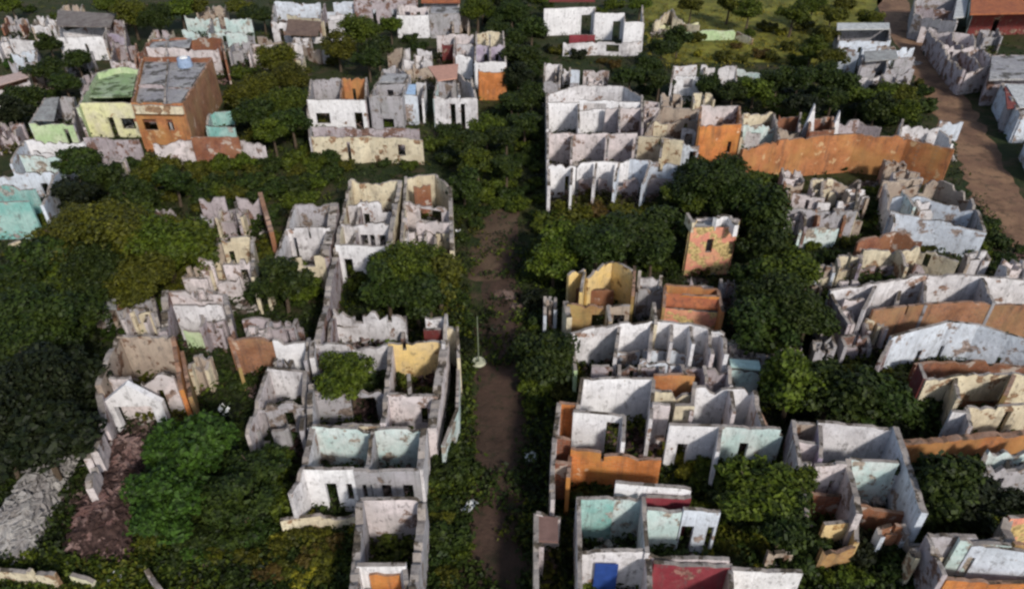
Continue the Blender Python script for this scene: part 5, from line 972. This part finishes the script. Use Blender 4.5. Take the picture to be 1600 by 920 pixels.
# ground cover: leaves of weeds and creepers over every open patch, one mass per colour
def undergrowth(kind, n, seed, patch):
    g = np.random.default_rng(seed); C = []
    grid = g.uniform(-1, 1, (64, 64)); 
    def pn(x, y):
        i = (x * .22 + 500) % 64; j = (y * .22 + 500) % 64; i0, j0 = int(i), int(j); a, b = i - i0, j - j0
        q = lambda u, v: grid[u % 64, v % 64]
        return (q(i0, j0) * (1 - a) + q(i0 + 1, j0) * a) * (1 - b) + (q(i0, j0 + 1) * (1 - a) + q(i0 + 1, j0 + 1) * a) * b
    boxes = [(min(p[0] for p in f), max(p[0] for p in f), min(p[1] for p in f), max(p[1] for p in f), f) for f in FOOT]
    tries = 0
    while len(C) < n and tries < n * 40:
        tries += 1
        px, py = g.uniform(-120, 1720), g.uniform(-30, 1000)
        if g.uniform() > .25 + .75 * py / 900: continue
        p = at(px, py)
        if 740 < px < 822 and 575 < py < 740 and pn(p.x * 2.2, p.y * 2.2) < .38 + .5 * (1 - abs(px - 781) / 41): continue
        if 735 < px < 815 and py >= 740 and pn(p.x * 2.5, p.y * 2.5) < .12: continue
        if 738 < px < 805 and 330 < py < 575 and pn(p.x * 3, p.y * 3) < .1: continue
        if pn(p.x, p.y) < patch: continue
        if any(b[0] < p.x < b[1] and b[2] < p.y < b[3] and inside(p.x, p.y, b[4]) for b in boxes) and g.uniform() < .88: continue
        if px > 1350 and py < 420:
            m = 1395 + (py / 350) ** 1.1 * 215
            if abs(px - m) < 52: continue
        if kind != 'yellow' and 1000 < px < 1390 and py < 105 and g.uniform() < .8: continue
        if kind == 'yellow' and not (1000 < px < 1390 and py < 108): continue
        C.append((p.x, p.y))
    C = np.array(C); n = len(C); k = 7
    c = np.repeat(C, k, 0) + g.normal(size=(n * k, 2)) * .22; m = n * k
    c = np.column_stack([c, g.uniform(.03, .5, m)])
    nm = g.normal(size=(m, 3)) * .8 + np.array([0, 0, .8]); nm /= np.linalg.norm(nm, axis=1)[:, None]
    a = np.cross(nm, g.normal(size=(m, 3))); a /= np.linalg.norm(a, axis=1)[:, None]; b = np.cross(nm, a); s = g.uniform(.05, .15, m)[:, None]
    V = np.stack([c - a * s - b * s * .5, c + a * s - b * s * .4, c + a * s * .8 + b * s * .6, c - a * s * .7 + b * s * .5], 1).reshape(-1, 3)
    me = bpy.data.meshes.new('undergrowth'); me.from_pydata(V.tolist(), [], np.arange(m * 4).reshape(-1, 4).tolist()); me.materials.append(LEAF[kind]); me.update()
    o = bpy.data.objects.new('undergrowth', me); COL.objects.link(o)
    tag(o, f'{CNAME[kind]} weeds and creepers covering the open ground', 'undergrowth', kind='stuff')
undergrowth('dark', 15000, 1, -.8)
undergrowth('black', 7000, 5, -.2)
undergrowth('mid', 4500, 2, .15)
undergrowth('olive', 3000, 3, .3)
undergrowth('yellow', 3800, 6, -.5)

# ------------------------------------------------------------------ small things
def tube(name, p, q, r0, r1, mat, parent, seg=10):
    p, q = Vector(p), Vector(q); d = (q - p).normalized(); a = d.orthogonal().normalized(); b = d.cross(a); v = []; f = []
    for c, rr in ((p, r0), (q, r1)):
        for j in range(seg): v.append(tuple(c + (a * math.cos(6.2832 * j / seg) + b * math.sin(6.2832 * j / seg)) * rr))
    for j in range(seg): f.append((j, (j + 1) % seg, seg + (j + 1) % seg, seg + j))
    f += [tuple(range(seg))[::-1], tuple(range(seg, 2 * seg))]
    return mesh_obj(name, v, f, [mat], parent=parent)
b0 = at(748, 566); e = empty('utility_pole', b0); tag(e, 'slender mossy pole on a round pale base in the middle of the street', 'pole')
top = 3.6
tube('pole', b0 + Vector((0, 0, .1)), b0 + Vector((0, 0, top)), .045, .03, plain('mossy_pole', (.16, .18, .12)), e); tube('base', b0, b0 + Vector((0, 0, .14)), .48, .40, plain('pale_stone', (.5, .5, .36)), e, 16)
def scrap(label, px, py, l, w, h, rot, cat='debris', mat=WHITE, name='scrap_sheet', tilt=.2):
    p = at(px, py); v = []; r = random.Random(int(px)); n = 5
    for i in range(n + 1):
        for j in range(3):
            v.append(((i / n - .5) * l, (j / 2 - .5) * w * r.uniform(.85, 1.1), h * (1.2 + math.sin(i * 1.9 + j)) * .4 + .04))
    m = len(v); v += [(x, y, z - .04) for x, y, z in v]; f = []
    for i in range(n):
        for j in range(2):
            a = i * 3 + j; f += [(a, a + 3, a + 4, a + 1), (m + a + 1, m + a + 4, m + a + 3, m + a)]
    for i in range(n): f += [(i * 3, m + i * 3, m + i * 3 + 3, i * 3 + 3), (i * 3 + 2, i * 3 + 5, m + i * 3 + 5, m + i * 3 + 2)]
    for s in (0, n * 3): f += [(s, s + 1, m + s + 1, m + s), (s + 1, s + 2, m + s + 2, m + s + 1)]
    o = mesh_obj(name, v, f, [mat]); o.location = p + Vector((0, 0, .1)); o.rotation_euler = (tilt, 0, rot); tag(o, label, cat); return o
scrap('crumpled white sheet lying slanted on the dirt street', 733, 795, .95, .4, .25, .95)
scrap('torn white sheet caught in the weeds near the right street wall', 830, 718, .7, .5, .3, .2)
scrap('flat white panel beside the reddish debris and bright green tree', 170, 850, .9, .45, .15, .1)
scrap('bluish white sheet at the bottom edge near the pale leaning wall', 184, 906, .7, .6, .3, .8)
scrap('tiny pale scrap in the street left of the bare earth', 718, 364, .6, .25, .15, 0)
scrap('small white slab standing in the bright green tree clearing', 355, 648, .8, .5, .5, -.6)
# water tank on the tall brick house
c = at(290, 104, 4.4); e = empty('water_tank', c); tag(e, 'blue and white rooftop tank on the tall orange brick house', 'water tank')
tube('body', c, c + Vector((0, 0, .9)), .75, .68, plain('tank_blue', (.28, .36, .50)), e, 20); tube('lid', c + Vector((0, 0, .9)), c + Vector((0, 0, 1.05)), .45, .3, WHITE, e, 16)
